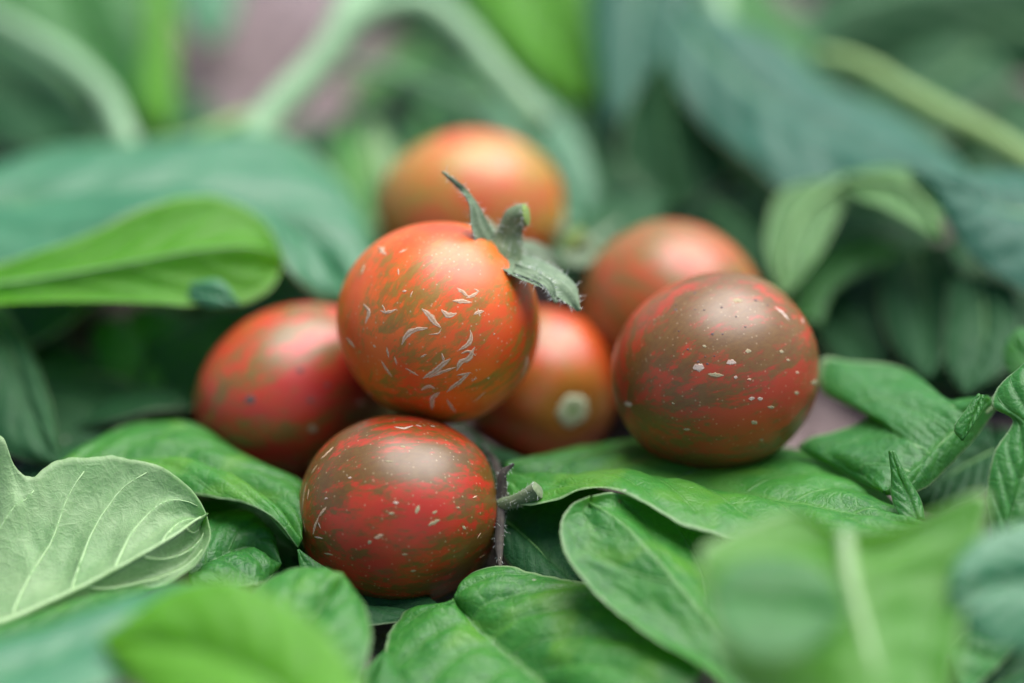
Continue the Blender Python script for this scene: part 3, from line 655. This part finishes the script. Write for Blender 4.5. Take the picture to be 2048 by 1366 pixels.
leaf('great blue teal leaf sweeping down across the upper right',
     [(1360,20,10.0),(1430,110,9.0),(1540,200,8.0),(1670,270,7.2),(1800,330,6.4),(1930,380,5.8)],
     [(1340,30,10.0),(1320,110,9.3),(1360,200,8.5),(1420,270,7.9),(1500,340,7.1),(1590,400,6.4),(1700,385,6.2),(1850,380,6.0),(1928,384,5.9)],
     [(1400,0,10.4),(1500,50,9.8),(1620,130,9.2),(1740,200,8.6),(1850,260,7.8),(1930,330,6.8),(1934,376,5.8)],
     mat='shade_slate', quilt=0.06, nt_=70, nh=18, rib=0.05, bulge=0.04, wave=0.25)
leaf('dark hanging underside below the great blue teal leaf',
     [(1330,120,8.6),(1330,220,8.5),(1340,310,8.3),(1350,415,8.0)], [(1310,130,8.6),(1250,230,8.5),(1240,320,8.3),(1340,420,8.0)], [(1345,150,8.6),(1420,250,8.5),(1470,330,8.3),(1362,418,8.0)], mat='dark', face='under', under=LM['dark'], quilt=0.03, ribmat=M_MIDRIB_D, rib=0.02)
leaf('mid green leaf in the fork of the thick stalk, far behind the amber tomato',
     [(840,330,11.0),(900,250,12.0),(980,190,12.8),(1080,130,13.6)], [(820,310,11.2),(850,200,12.6),(940,130,13.4),(1076,126,13.6)], [(880,340,10.8),(980,290,11.4),(1060,220,12.4),(1084,134,13.6)], mat='mid', quilt=0.05)
leaf('green leaf stretching over the soil behind the thick stalk, top centre',
     [(700,200,14.0),(780,150,14.8),(870,110,15.4),(960,60,16.2)], [(700,180,14.3),(780,110,15.4),(870,70,16.0),(958,56,16.2)], [(710,215,13.8),(800,180,14.2),(890,150,14.8),(962,64,16.2)], mat='lush', quilt=0.05)
leaf('dark leaf behind the short pale stalk at the top edge',
     [(1420,-60,14.5),(1500,20,13.4),(1560,90,12.4),(1600,170,11.2)], [(1490,-60,14.6),(1560,0,13.8),(1620,80,12.7),(1606,168,11.2)], [(1380,-60,14.4),(1420,40,13.2),(1490,120,12.1),(1596,174,11.2)], mat='mid', quilt=0.05)
leaf('deep green leaf across the top right corner',
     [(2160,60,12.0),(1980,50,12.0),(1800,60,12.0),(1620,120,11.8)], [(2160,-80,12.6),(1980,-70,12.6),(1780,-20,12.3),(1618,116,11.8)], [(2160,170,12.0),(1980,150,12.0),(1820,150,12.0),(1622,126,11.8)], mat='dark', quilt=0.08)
leaf('second deep green leaf lying under the yellowish stalk, right',
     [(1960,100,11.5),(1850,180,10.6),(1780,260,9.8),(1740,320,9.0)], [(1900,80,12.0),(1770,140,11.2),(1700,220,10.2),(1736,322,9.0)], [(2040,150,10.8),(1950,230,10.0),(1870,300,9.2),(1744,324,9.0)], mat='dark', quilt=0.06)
leaf('broad teal leaf folded downward at the right edge',
     [(2140,420,4.8),(2040,420,4.9),(1960,400,5.0),(1880,370,5.2),(1820,350,5.4)],
     [(2160,610,3.8),(2050,590,4.0),(1980,550,4.2),(1935,510,4.4),(1890,440,4.8),(1862,385,5.1),(1818,352,5.4)],
     [(2140,330,6.4),(2060,340,6.3),(1980,345,6.1),(1900,345,5.8),(1822,346,5.4)], mat='shade_slate', quilt=0.08, nt_=60, nh=16, bulge=0.06)
leaf('curled mid green leaf forming an arch under the great blue teal leaf',
     [(1690,360,6.0),(1740,360,5.7),(1800,370,5.3),(1850,410,4.8),(1880,470,4.3)], [(1690,352,6.2),(1760,335,6.0),(1830,345,5.7),(1875,390,5.2),(1884,472,4.3)], [(1690,380,5.8),(1730,400,5.3),(1780,420,4.9),(1830,450,4.5),(1876,474,4.3)], mat='mid', face='under', quilt=0.05)
leaf('light green leaf blade standing upright right of the rosy tomato',
     [(1690,360,6.2),(1610,420,5.8),(1575,500,5.3),(1565,590,4.8)], [(1685,352,6.3),(1560,385,6.0),(1532,480,5.5),(1560,594,4.8)], [(1700,370,6.1),(1670,450,5.6),(1630,520,5.1),(1571,594,4.8)], mat='mid', face='under', under=UND, quilt=0.04)
leaf('shaded leaf bending into the hollow at the right',
     [(1600,640,5.4),(1640,560,6.0),(1720,510,6.4),(1840,520,6.2)], [(1580,640,5.4),(1610,530,6.3),(1710,470,6.9),(1842,514,6.2)], [(1640,650,5.2),(1670,580,5.7),(1730,545,6.0),(1840,528,6.1)], mat='mid', quilt=0.04)
leaf('dark drooping leaf on the far side of the hollow, right',
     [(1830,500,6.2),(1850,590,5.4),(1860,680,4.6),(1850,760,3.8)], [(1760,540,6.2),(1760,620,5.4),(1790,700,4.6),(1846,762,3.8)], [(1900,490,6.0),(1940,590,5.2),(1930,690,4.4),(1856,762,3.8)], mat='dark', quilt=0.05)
leaf('mid green drooping leaf behind the small dark leaf, right',
     [(1960,560,4.6),(1970,640,4.2),(1960,720,3.6),(1930,790,3.0)], [(1900,560,4.8),(1890,650,4.3),(1890,730,3.7),(1926,792,3.0)], [(2030,580,4.4),(2040,660,4.0),(2010,740,3.4),(1936,792,3.0)], mat='dark', quilt=0.05)
leaf('dark leaf deep in the gap under the lobed leaf, right',
     [(1990,900,2.2),(1930,930,2.2),(1870,970,2.0),(1820,1010,1.8)], [(1980,850,2.8),(1910,880,2.8),(1840,930,2.6),(1818,1006,1.8)], [(2010,960,1.6),(1950,1000,1.4),(1880,1030,1.3),(1822,1014,1.8)], mat='dark', quilt=0.05)
leaf('filler leaf coloured as shade in the hollow between the olive striped tomato and drooping leaves',  # added to paint the hollow dark, where the soil is only in shade
     [(1600,590,6.6),(1660,640,6.2),(1720,700,5.6),(1760,770,4.8)], [(1610,640,6.2),(1650,700,5.7),(1700,750,5.1),(1756,774,4.8)], [(1640,560,6.9),(1740,600,6.5),(1790,670,5.8),(1766,768,4.8)], mat='dark', quilt=0.03, ribmat=M_MIDRIB_D, rib=0.02)
leaf('added dark green leaf painting the shade in the hole beside the front tomato stem',  # dark leaf put in as the black shade of the hole
     [(1010,1040,0.9),(1060,1080,0.6),(1110,1130,0.3),(1180,1190,-0.3)], [(1030,965,2.0),(1120,960,1.9),(1230,985,1.6),(1260,1080,0.5),(1190,1186,-0.3)], [(990,1080,0.6),(1020,1130,0.4),(1080,1180,0.0),(1178,1194,-0.3)], mat='dark', quilt=0.04)
leaf('green leaf below the amber tomato and behind the stem of the scarred one',
     [(1100,540,5.2),(1180,480,5.8),(1260,430,6.4),(1340,400,7.0)], [(1090,500,5.8),(1170,430,6.6),(1260,390,7.2),(1338,396,7.0)], [(1130,590,4.8),(1220,530,5.3),(1300,470,5.9),(1342,404,7.0)], mat='dark', quilt=0.04)
leaf('shaded leaf filling the space between the rosy tomato and the upright light leaf',
     [(1420,400,8.0),(1480,440,7.4),(1530,500,6.8),(1560,580,6.2)], [(1400,420,7.8),(1440,480,7.2),(1490,550,6.6),(1556,586,6.2)], [(1470,400,8.0),(1540,430,7.5),(1580,500,6.9),(1564,584,6.2)], mat='dark', quilt=0.04)

# --- out of focus, nearest the lens ------------------------------------
leaf('blurred leaf with a pale midrib and two raised halves, lower right corner',
     [(1680,1062,-4.6),(1700,1150,-5.0),(1735,1270,-5.5),(1780,1420,-6.2)],
     [(1672,1058,-4.4),(1590,1022,-4.0),(1490,1050,-4.2),(1400,1110,-4.6),(1420,1220,-5.0),(1450,1330,-5.6),(1530,1440,-6.2)],
     [(1690,1066,-4.6),(1760,1060,-4.6),(1870,1022,-4.3),(1972,985,-4.2),(1965,1090,-4.5),(1930,1230,-5.2),(1900,1440,-6.2)],
     mat='fresh', bulge=-0.10, quilt=0.06, rib=0.12, ribmat=M_MIDRIB_P, nt_=60, nh=18)
leaf('blurred rounded blue green leaf end at the right edge, bottom',
     [(2200,1150,-4.6),(2080,1160,-4.7),(1980,1170,-4.8),(1898,1190,-5.0)], [(2200,1020,-4.2),(2080,1040,-4.3),(1960,1075,-4.5),(1908,1130,-4.8),(1897,1186,-5.0)], [(2200,1300,-5.2),(2080,1310,-5.2),(1970,1290,-5.2),(1912,1250,-5.1),(1898,1194,-5.0)], mat='blue', quilt=0.05, rib=0.03)
leaf('blurred yellow green pointed leaf at the bottom edge, left',
     [(620,1460,-6.4),(540,1370,-5.8),(420,1310,-5.4),(205,1285,-5.0)], [(740,1420,-6.2),(690,1310,-5.5),(580,1210,-5.0),(440,1155,-4.7),(330,1185,-4.7),(202,1280,-5.0)], [(500,1480,-6.6),(400,1440,-6.2),(290,1390,-5.7),(208,1292,-5.0)], mat='lime', quilt=0.05, rib=0.05, ribmat=M_MIDRIB_P, bulge=0.08)
leaf('blurred blue green leaf in the bottom left corner',
     [(-140,1380,-5.6),(40,1330,-5.0),(220,1260,-4.2),(480,1180,-2.8)], [(-140,1290,-4.6),(0,1275,-4.0),(160,1235,-3.4),(340,1175,-2.6),(482,1172,-2.7)], [(-140,1480,-6.6),(60,1440,-6.2),(260,1360,-5.2),(400,1270,-4.0),(482,1190,-2.9)], mat='blue', quilt=0.06, rib=0.05, bulge=0.08)
leaf('yellow green leaf scrap under the pale curled leaf',
     [(-60,1300,-2.4),(60,1260,-2.1),(180,1215,-1.8),(290,1180,-1.5)], [(-60,1270,-2.0),(60,1235,-1.7),(180,1195,-1.5),(288,1176,-1.5)], [(-60,1330,-2.8),(60,1285,-2.5),(190,1235,-2.1),(290,1184,-1.6)], mat='lush', quilt=0.04)
leaf('dark wrinkled leaf beneath the blurred leaf in the lower right corner',
     [(1900,1300,-2.0),(1960,1240,-1.6),(2020,1180,-1.2),(2090,1110,-0.8)], [(1880,1250,-1.5),(1930,1180,-1.1),(2000,1110,-0.7),(2086,1104,-0.7)], [(1930,1400,-2.8),(2000,1330,-2.2),(2070,1250,-1.7),(2094,1116,-0.8)], mat='mid', quilt=0.10, hero=True, rib=0.04)
leaf('blurred rounded teal patch added as sky sheen in front of the pale midrib, lower right',  # added patch, stands for sky sheen on the blurred leaf behind it
     [(1420,1190,-5.9),(1520,1205,-5.9),(1610,1215,-5.9),(1690,1225,-5.9)], [(1418,1186,-5.9),(1460,1130,-5.5),(1570,1112,-5.4),(1655,1150,-5.6),(1692,1220,-5.9)], [(1420,1196,-5.95),(1450,1280,-6.4),(1540,1318,-6.6),(1640,1290,-6.3),(1692,1230,-6.0)], mat='mid', quilt=0.02, rib=0.015, bulge=0.05)
leaf('filler leaf coloured as shade in the gap between the draped leaf and the front tomato',  # added filler, dark colour in place of shade over the soil
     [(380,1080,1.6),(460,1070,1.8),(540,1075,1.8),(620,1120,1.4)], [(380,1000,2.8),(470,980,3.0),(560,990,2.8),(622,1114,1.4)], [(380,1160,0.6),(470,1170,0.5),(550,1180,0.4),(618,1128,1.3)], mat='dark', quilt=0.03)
leaf('filler leaf standing in for the shadow between the front tomato and the bright orange one',  # put in so the gap between the fruit reads as shadow
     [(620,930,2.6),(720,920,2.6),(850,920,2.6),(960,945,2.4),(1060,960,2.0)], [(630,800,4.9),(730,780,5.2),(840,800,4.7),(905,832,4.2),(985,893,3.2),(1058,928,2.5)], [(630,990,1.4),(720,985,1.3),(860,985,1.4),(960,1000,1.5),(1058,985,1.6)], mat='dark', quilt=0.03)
leaf('filler leaf coloured dark as shade under the front tomato above the bare soil',  # added, its dark colour stands for the shade beneath the fruit
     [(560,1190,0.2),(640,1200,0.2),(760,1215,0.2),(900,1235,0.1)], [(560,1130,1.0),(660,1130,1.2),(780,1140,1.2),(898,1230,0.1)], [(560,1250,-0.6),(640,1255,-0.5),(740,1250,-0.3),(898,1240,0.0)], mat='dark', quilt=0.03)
leaf('dark leaf low in the bottom right corner behind the blurred leaves',
     [(1860,1420,-2.4),(1950,1390,-2.2),(2050,1340,-1.9),(2180,1300,-1.5)], [(1880,1340,-1.6),(1960,1290,-1.3),(2060,1250,-1.0),(2176,1296,-1.5)], [(1860,1480,-3.0),(1960,1470,-3.0),(2080,1430,-2.7),(2182,1306,-1.6)], mat='dark', quilt=0.05)
leaf('small dark green leaf curl at the bottom edge below the front tomato',
     [(720,1420,-2.2),(745,1360,-1.6),(770,1310,-1.1)], [(690,1420,-2.2),(725,1350,-1.6),(764,1308,-1.1)], [(820,1420,-2.2),(800,1350,-1.5),(776,1312,-1.1)], mat='mid', rib=0.03)

# ------------------------------------------------------------------ stalks of the plant behind
def stalk(label, pts, radii, mat, branches=(), group='stalks of the tomato plant'):
    P = spline([at(*p) for p in pts], 40)
    t = thing('vine_stalk', label, 'stem', P[0], group)
    v, f = tube_geo(P, np.interp(np.linspace(0, 1, 40), np.linspace(0, 1, len(radii)), radii), 16, wob=0.12)
    mesh_obj('main_stalk', v, f, mat, t)
    for bp, br in branches:
        Q = spline([at(*p) for p in bp], 30); v, f = tube_geo(Q, np.linspace(br[0], br[1], 30), 12, wob=0.1)
        mesh_obj('side_stalk', v, f, mat, t)
    return t
stalk('thick mint green forked stalk rising from the large teal leaf to the top edge', [(500,300,8.6),(530,245,9.0),(600,170,9.5),(670,90,10.0),(730,-40,11.0)], [0.33,0.32,0.30,0.36,0.36], M_STEM,
      [([(665,85,10.0),(760,20,10.2),(850,10,10.2),(920,60,10.0),(990,140,9.6),(1090,250,9.0)], (0.29, 0.22)), ([(700,130,10.2),(800,150,10.6),(900,190,10.6),(980,210,10.4)], (0.10, 0.07))])
stalk('slender pale stalk bending down at the upper left', [(-40,20,10.6),(60,75,10.4),(150,130,10.0),(210,190,9.4),(262,300,8.4)], [0.17,0.19,0.20,0.20,0.22], M_STEM)
stalk('pale yellow green stalk slanting into the right edge', [(1640,110,9.6),(1700,125,9.4),(1850,210,8.8),(1960,265,8.2),(2120,360,7.4)], [0.14,0.20,0.21,0.22,0.22], M_STEM_Y)
stalk('short pale stalk at the top edge, right of centre', [(1430,-60,12.0),(1440,20,11.2),(1452,90,10.4)], [0.22,0.20,0.16], M_STEM)
stalk('yellowish thin stalk behind the large teal leaf', [(300,300,8.8),(380,285,9.0),(440,262,9.2),(500,240,9.4)], [0.16,0.17,0.18,0.20], M_STEM_Y)

# ------------------------------------------------------------------ calyces and stem stubs
def sepal(T, mid, left, right, mat, name='sepal', hair=0, wave=0.03, thick=0.03, hl=0.09, quilt=0.0, bulge=0.1):
    P, Cc, N, width, s = leaf_surface(mid, left, right, 40, 6, bulge, 0, 4, 0.3, wave, rng.uniform(0, 30), 0.06)
    V, F, fm, C2 = blade_geo(P, Cc, 1, thick)
    o = mesh_obj(name, V, F, mat, T['o'])
    if hair:
        i = rng.integers(2, 39, hair); j = np.where(rng.random(hair) < 0.6, np.where(rng.random(hair) < 0.5, 0, 12), rng.integers(0, 13, hair))
        P0 = P[i, j]; out = unit(P[i, j] - P[i, 6] + 1e-6) * (np.abs(j - 6) / 6)[:, None] + N[i] * rng.choice([-1, 1], hair)[:, None] * 0.7
        hv, hf = hairs_geo(P0, unit(out), hl, 0.0035)
        h = mesh_obj('hairs', hv, hf, M_HAIR, o, smooth=False)
        # o has its origin on the tomato's base, so does h
        return o
    return o

def stub(T, pts, radii, mat, cut=M_CUT, hair=0, name='stem', hl=0.08):
    P = spline([at(*p) for p in pts], 22); R = np.interp(np.linspace(0, 1, 22), np.linspace(0, 1, len(radii)), radii)
    v, f = tube_geo(P, R, 16, cap=False, wob=0.25); o = mesh_obj(name, v, f, mat, T['o'])
    e = P[-1]; d = unit(P[-1] - P[-2]); ring = np.array(v[-16:])
    V = [e + d * 0.02] + [e + (q - e) * 0.6 + d * 0.035 for q in ring] + list(ring)
    F = [(0, 1 + j, 1 + (j+1) % 16) for j in range(16)] + [(1 + j, 17 + j, 17 + (j+1) % 16, 1 + (j+1) % 16) for j in range(16)]
    mesh_obj('cut_end', V, F, cut, o if False else T['o'])
    if hair:
        i = rng.integers(0, 22, hair); j = rng.integers(0, 16, hair)
        P0 = np.array([v[a * 16 + b] for a, b in zip(i, j)]); n = unit(P0 - P[i])
        hv, hf = hairs_geo(P0, n, hl, 0.003); mesh_obj('hairs', hv, hf, M_HAIR, T['o'], smooth=False)
    return o

# scarred tomato: cut peduncle and five sepals
T = T_scar
sepal(T, [(990,505,1.2),(960,455,1.0),(944,405,0.9),(920,372,0.9),(884,343,0.9)], [(962,508,1.0),(942,452,0.8),(936,400,0.8),(914,375,0.9),(883,344,0.9)], [(1012,500,1.3),(990,468,1.2),(955,406,1.0),(925,370,0.9),(885,342,0.9)], M_SEPAL, hair=120)
sepal(T, [(1000,515,1.1),(1050,535,0.9),(1100,556,0.75),(1135,580,0.7),(1158,622,0.7)], [(985,488,1.4),(1060,512,1.3),(1115,538,1.1),(1152,572,0.9),(1161,622,0.7)], [(975,518,0.9),(1035,556,0.6),(1080,574,0.5),(1120,598,0.55),(1157,622,0.7)], M_SEPAL, hair=140)
sepal(T, [(1030,535,0.8),(1070,552,0.65),(1098,570,0.55),(1112,606,0.5)], [(1030,525,0.8),(1072,543,0.7),(1106,566,0.55),(1116,605,0.5)], [(1025,545,0.7),(1065,560,0.6),(1090,574,0.5),(1109,606,0.5)], M_SEPAL, hair=110)
sepal(T, [(1010,510,1.6),(1050,500,2.2),(1090,510,2.8),(1120,540,3.2)], [(1010,495,1.7),(1055,480,2.4),(1098,500,2.9),(1121,540,3.2)], [(1010,520,1.5),(1050,515,2.1),(1085,525,2.6),(1119,541,3.2)], M_SEPAL, hair=40)
sepal(T, [(995,505,1.6),(985,470,2.2),(960,440,2.8),(935,425,3.2)], [(985,505,1.6),(972,470,2.2),(955,446,2.8),(934,426,3.2)], [(1005,500,1.6),(1000,465,2.2),(968,434,2.8),(936,424,3.2)], M_SEPAL, hair=0)
stub(T, [(1000,520,1.3),(1012,490,1.3),(1022,455,1.2),(1034,432,1.1),(1052,428,1.05)], [0.34,0.27,0.19,0.175,0.175], M_STUB, hair=240)
# front tomato: withered calyx seen edge on, short fuzzy stub
T = T_front
sepal(T, [(1003,1010,0.6),(1003,975,0.55),(1008,945,0.5),(1028,928,0.5)], [(992,1010,0.6),(994,975,0.55),(1000,942,0.5),(1027,926,0.5)], [(1014,1010,0.6),(1014,975,0.55),(1014,948,0.5),(1029,930,0.5)], M_SEPAL_D, hair=40, hl=0.06)
sepal(T, [(1002,1000,0.6),(1000,1040,0.45),(997,1085,0.3),(1000,1135,0.1)], [(992,1000,0.6),(992,1040,0.5),(990,1090,0.35),(999,1136,0.1)], [(1012,1000,0.6),(1009,1040,0.45),(1007,1090,0.3),(1002,1136,0.1)], M_SEPAL_D, hair=50, hl=0.07)
sepal(T, [(1004,985,1.0),(998,945,1.3),(985,915,1.5),(962,890,1.6)], [(998,985,1.0),(990,945,1.3),(979,918,1.5),(961,891,1.6)], [(1010,985,1.0),(1004,942,1.3),(989,912,1.5),(963,889,1.6)], M_SEPAL_D, hair=30)
sepal(T, [(1010,1010,1.6),(1020,1050,2.0),(1025,1090,2.2)], [(1000,1010,1.6),(1012,1050,2.0),(1024,1090,2.2)], [(1018,1010,1.6),(1030,1050,2.0),(1026,1090,2.2)], M_SEPAL_D)
stub(T, [(990,1010,0.7),(1020,1005,0.5),(1050,994,0.35),(1076,980,0.25)], [0.10,0.10,0.115,0.135], M_STUB, M_STUB, hair=150, hl=0.045)
# rosy tomato behind: pale cut stem and small sepals, out of focus
T = T_backr
stub(T, [(1185,505,5.2),(1165,492,5.2),(1145,478,5.1)], [0.20,0.20,0.24], M_STUB, M_CUT)
sepal(T, [(1190,510,5.0),(1150,520,4.8),(1105,500,4.8)], [(1190,500,5.1),(1150,505,4.9),(1104,498,4.8)], [(1192,525,4.9),(1150,535,4.7),(1106,503,4.8)], M_SEPAL)
sepal(T, [(1190,505,5.4),(1200,470,5.8),(1240,440,6.1)], [(1180,505,5.4),(1188,470,5.8),(1238,438,6.1)], [(1200,505,5.3),(1212,475,5.7),(1242,443,6.1)], M_SEPAL)
sepal(T, [(1185,500,5.6),(1140,470,6.0),(1100,455,6.3)], [(1185,490,5.7),(1140,458,6.1),(1099,453,6.3)], [(1185,510,5.5),(1140,482,5.9),(1101,457,6.3)], M_SEPAL)

# ------------------------------------------------------------------ soil
anch = [(t_['c'][0], t_['c'][1], t_['c'][2] - t_['B'] - (0.9 if t_ is T_right else 0.12)) for t_ in TOM]
anch += [(x, y, z) for x, y, z in [(-12,-8,0),(0,-10,0),(12,-8,0),(-14,5,0.4),(14,5,0.6),(-8,12,0.8),(0,13,0.8),(9,12,0.9),(-12,22,0.8),(0,24,0.8),(12,22,0.9),(0,45,0.8),(-40,10,0.5),(40,10,0.5),(0,-35,0)]]
anch = np.array(anch)
def soil_z(x, y):
    d2 = (anch[:, 0] - x) ** 2 + (anch[:, 1] - y) ** 2 + 1.2; w_ = 1 / d2 ** 1.5
    return float((w_ * anch[:, 2]).sum() / w_.sum())
def soil_mat():
    b = NB('soil_mauve_brown'); pos = b.n('TexCoord').outputs['Object']
    a = b.ramp(b.noise(pos, 28, 4, 0.6), 0.35, 0.65)
    c = b.mix(a, (0.18, 0.135, 0.135), (0.26, 0.205, 0.21))
    c = b.mix(b.ramp(b.noise(pos, 55, 3, 0.6, 0.5), 0.56, 0.70, 0, 0.8), c, (0.16, 0.065, 0.048))
    g = b.noise(pos, 700, 5, 0.7)
    c = b.mix(b.ramp(g, 0.35, 0.7, 0.0, 0.5), c, (0.10, 0.075, 0.07))
    bump = b.n('Bump', Strength=0.9, Distance=0.001, Height=g).outputs[0]
    p = b.n('BsdfPrincipled', Roughness=0.95, Normal=bump); b.set(p.inputs['Base Color'], c); p.inputs['Specular IOR Level'].default_value = 0.2
    return b.out(p.outputs[0])
M_SOIL = soil_mat()
gx = np.concatenate([np.linspace(-150, -22, 22, endpoint=False), np.linspace(-22, 22, 150), np.linspace(22, 150, 23)[1:]])
gy = np.concatenate([np.linspace(-120, -14, 20, endpoint=False), np.linspace(-14, 34, 160), np.linspace(34, 180, 24)[1:]])
V = []
for y in gy:
    for x in gx:
        z = soil_z(x, y) - 0.05 + 0.16 * mnoise.noise(Vector((x * 0.7, y * 0.7, 1))) * min(1, (x*x + (y-3)**2) / 30) + 0.05 * mnoise.noise(Vector((x * 2.6, y * 2.6, 4)))
        V.append((x, y, z))
ground = mesh_obj('ground', V, grid_faces(len(gy), len(gx), 0, False), M_SOIL); ground['kind'] = 'structure'; ground['label'] = 'mauve brown garden soil under the plants'
# crumbs of soil
geo = []
ico = [(0,0,1),(0.894,0,0.447),(0.276,0.851,0.447),(-0.724,0.526,0.447),(-0.724,-0.526,0.447),(0.276,-0.851,0.447),(0.724,0.526,-0.447),(-0.276,0.851,-0.447),(-0.894,0,-0.447),(-0.276,-0.851,-0.447),(0.724,-0.526,-0.447),(0,0,-1)]
icof = [(0,1,2),(0,2,3),(0,3,4),(0,4,5),(0,5,1),(1,6,2),(2,7,3),(3,8,4),(4,9,5),(5,10,1),(2,6,7),(3,7,8),(4,8,9),(5,9,10),(1,10,6),(11,7,6),(11,8,7),(11,9,8),(11,10,9),(11,6,10)]
ico = np.array(ico)
for i in range(1500):
    x = rng.uniform(-16, 16); y = rng.uniform(-9, 28); r = 0.04 + 0.22 * rng.random() ** 4
    if any((x - t_['c'][0])**2 + (y - t_['c'][1])**2 < 2.0 for t_ in TOM) and r > 0.08: continue
    v = ico * (1 + rng.normal(0, 0.18, (12, 1))) * r * np.array([1, 1, 0.7]) + np.array([x, y, soil_z(x, y) + r * 0.2])
    geo.append((v.tolist(), icof))
cr = mesh_obj('soil_crumbs', *join(geo), M_SOIL, smooth=False); cr['kind'] = 'stuff'; cr['label'] = 'loose crumbs of soil on the ground'

# ------------------------------------------------------------------ low undergrowth as filler, its shade painted into the leaf colour
def pt_ground(x, y):
    p0 = at(x, y, 0); dr = p0 - CAM; q = CAM + dr * ((0.6 - CAM[2]) / dr[2]); return q[:2]
gaps = [(pt_ground(*g), r) for g, r in [((1690,830),1.3),((450,170),2.6),((620,240),2.2),((720,170),1.6),((230,180),1.6),((560,20),1.8),((1510,20),1.6),((770,1260),0.6),((1990,200),1.5)]]
UV, UF, UC, UM = [], [], [], []
cnt = 0
rng = np.random.default_rng(21)
for tr_ in range(2600):
    if cnt > 260: break
    x = rng.uniform(-15, 15); y = rng.uniform(-9, 26)
    if y < 0.8: continue
    if any(math.hypot(x - g[0], y - g[1]) < r + 0.6 for g, r in gaps): continue
    if any(math.hypot(x - t_['c'][0], y - t_['c'][1]) < t_['B'] + 0.7 for t_ in TOM): continue
    L = rng.uniform(2.4, 4.2); W = L * rng.uniform(0.28, 0.4); a = rng.uniform(0, 6.28); tilt = rng.normal(0, 0.25); z0 = soil_z(x, y) + rng.uniform(0.25, 0.8)
    d = np.array([math.cos(a), math.sin(a), 0]); e = np.array([-math.sin(a), math.cos(a), tilt])
    n1, n2 = 16, 9
    P = np.zeros((n1, n2, 3)); Cc = np.zeros((n1, n2, 3))
    for i in range(n1):
        t = i / (n1 - 1); wd = W * math.sin(math.pi * min(1, t * 0.93 + 0.07)) ** 0.75 * (1.1 - 0.3 * t)
        for j in range(n2):
            s_ = -1 + 2 * j / (n2 - 1)
            P[i, j] = np.array([x, y, z0]) + d * L * (t - 0.5) + e * wd * s_ + np.array([0, 0, 0.5 * math.sin(math.pi * t) - 0.25 * abs(s_) * W * 0.8 + 0.12 * mnoise.noise(Vector((t * 4 + tr_, s_ * 2, 0)))])
            Cc[i, j] = (s_, t, (t - 0.28 * abs(s_) ** 1.35) * 6)
    v, f, fm, c2 = blade_geo(P, Cc, -1 if np.cross(P[9,4]-P[8,4], P[8,5]-P[8,4])[2] < 0 else 1, 0.03)
    k = len(UV); UV.extend(v.tolist()); UF.extend(tuple(i + k for i in q) for q in f); UC.extend(c2.tolist()); UM.extend(fm); cnt += 1
ug = mesh_obj('undergrowth', UV, UF, [LM['dark'], LM['dark']], None, {'leafc': UC}, UM); ug['kind'] = 'stuff'; ug['label'] = 'low filler tomato foliage, coloured dark as shade, covering the soil'
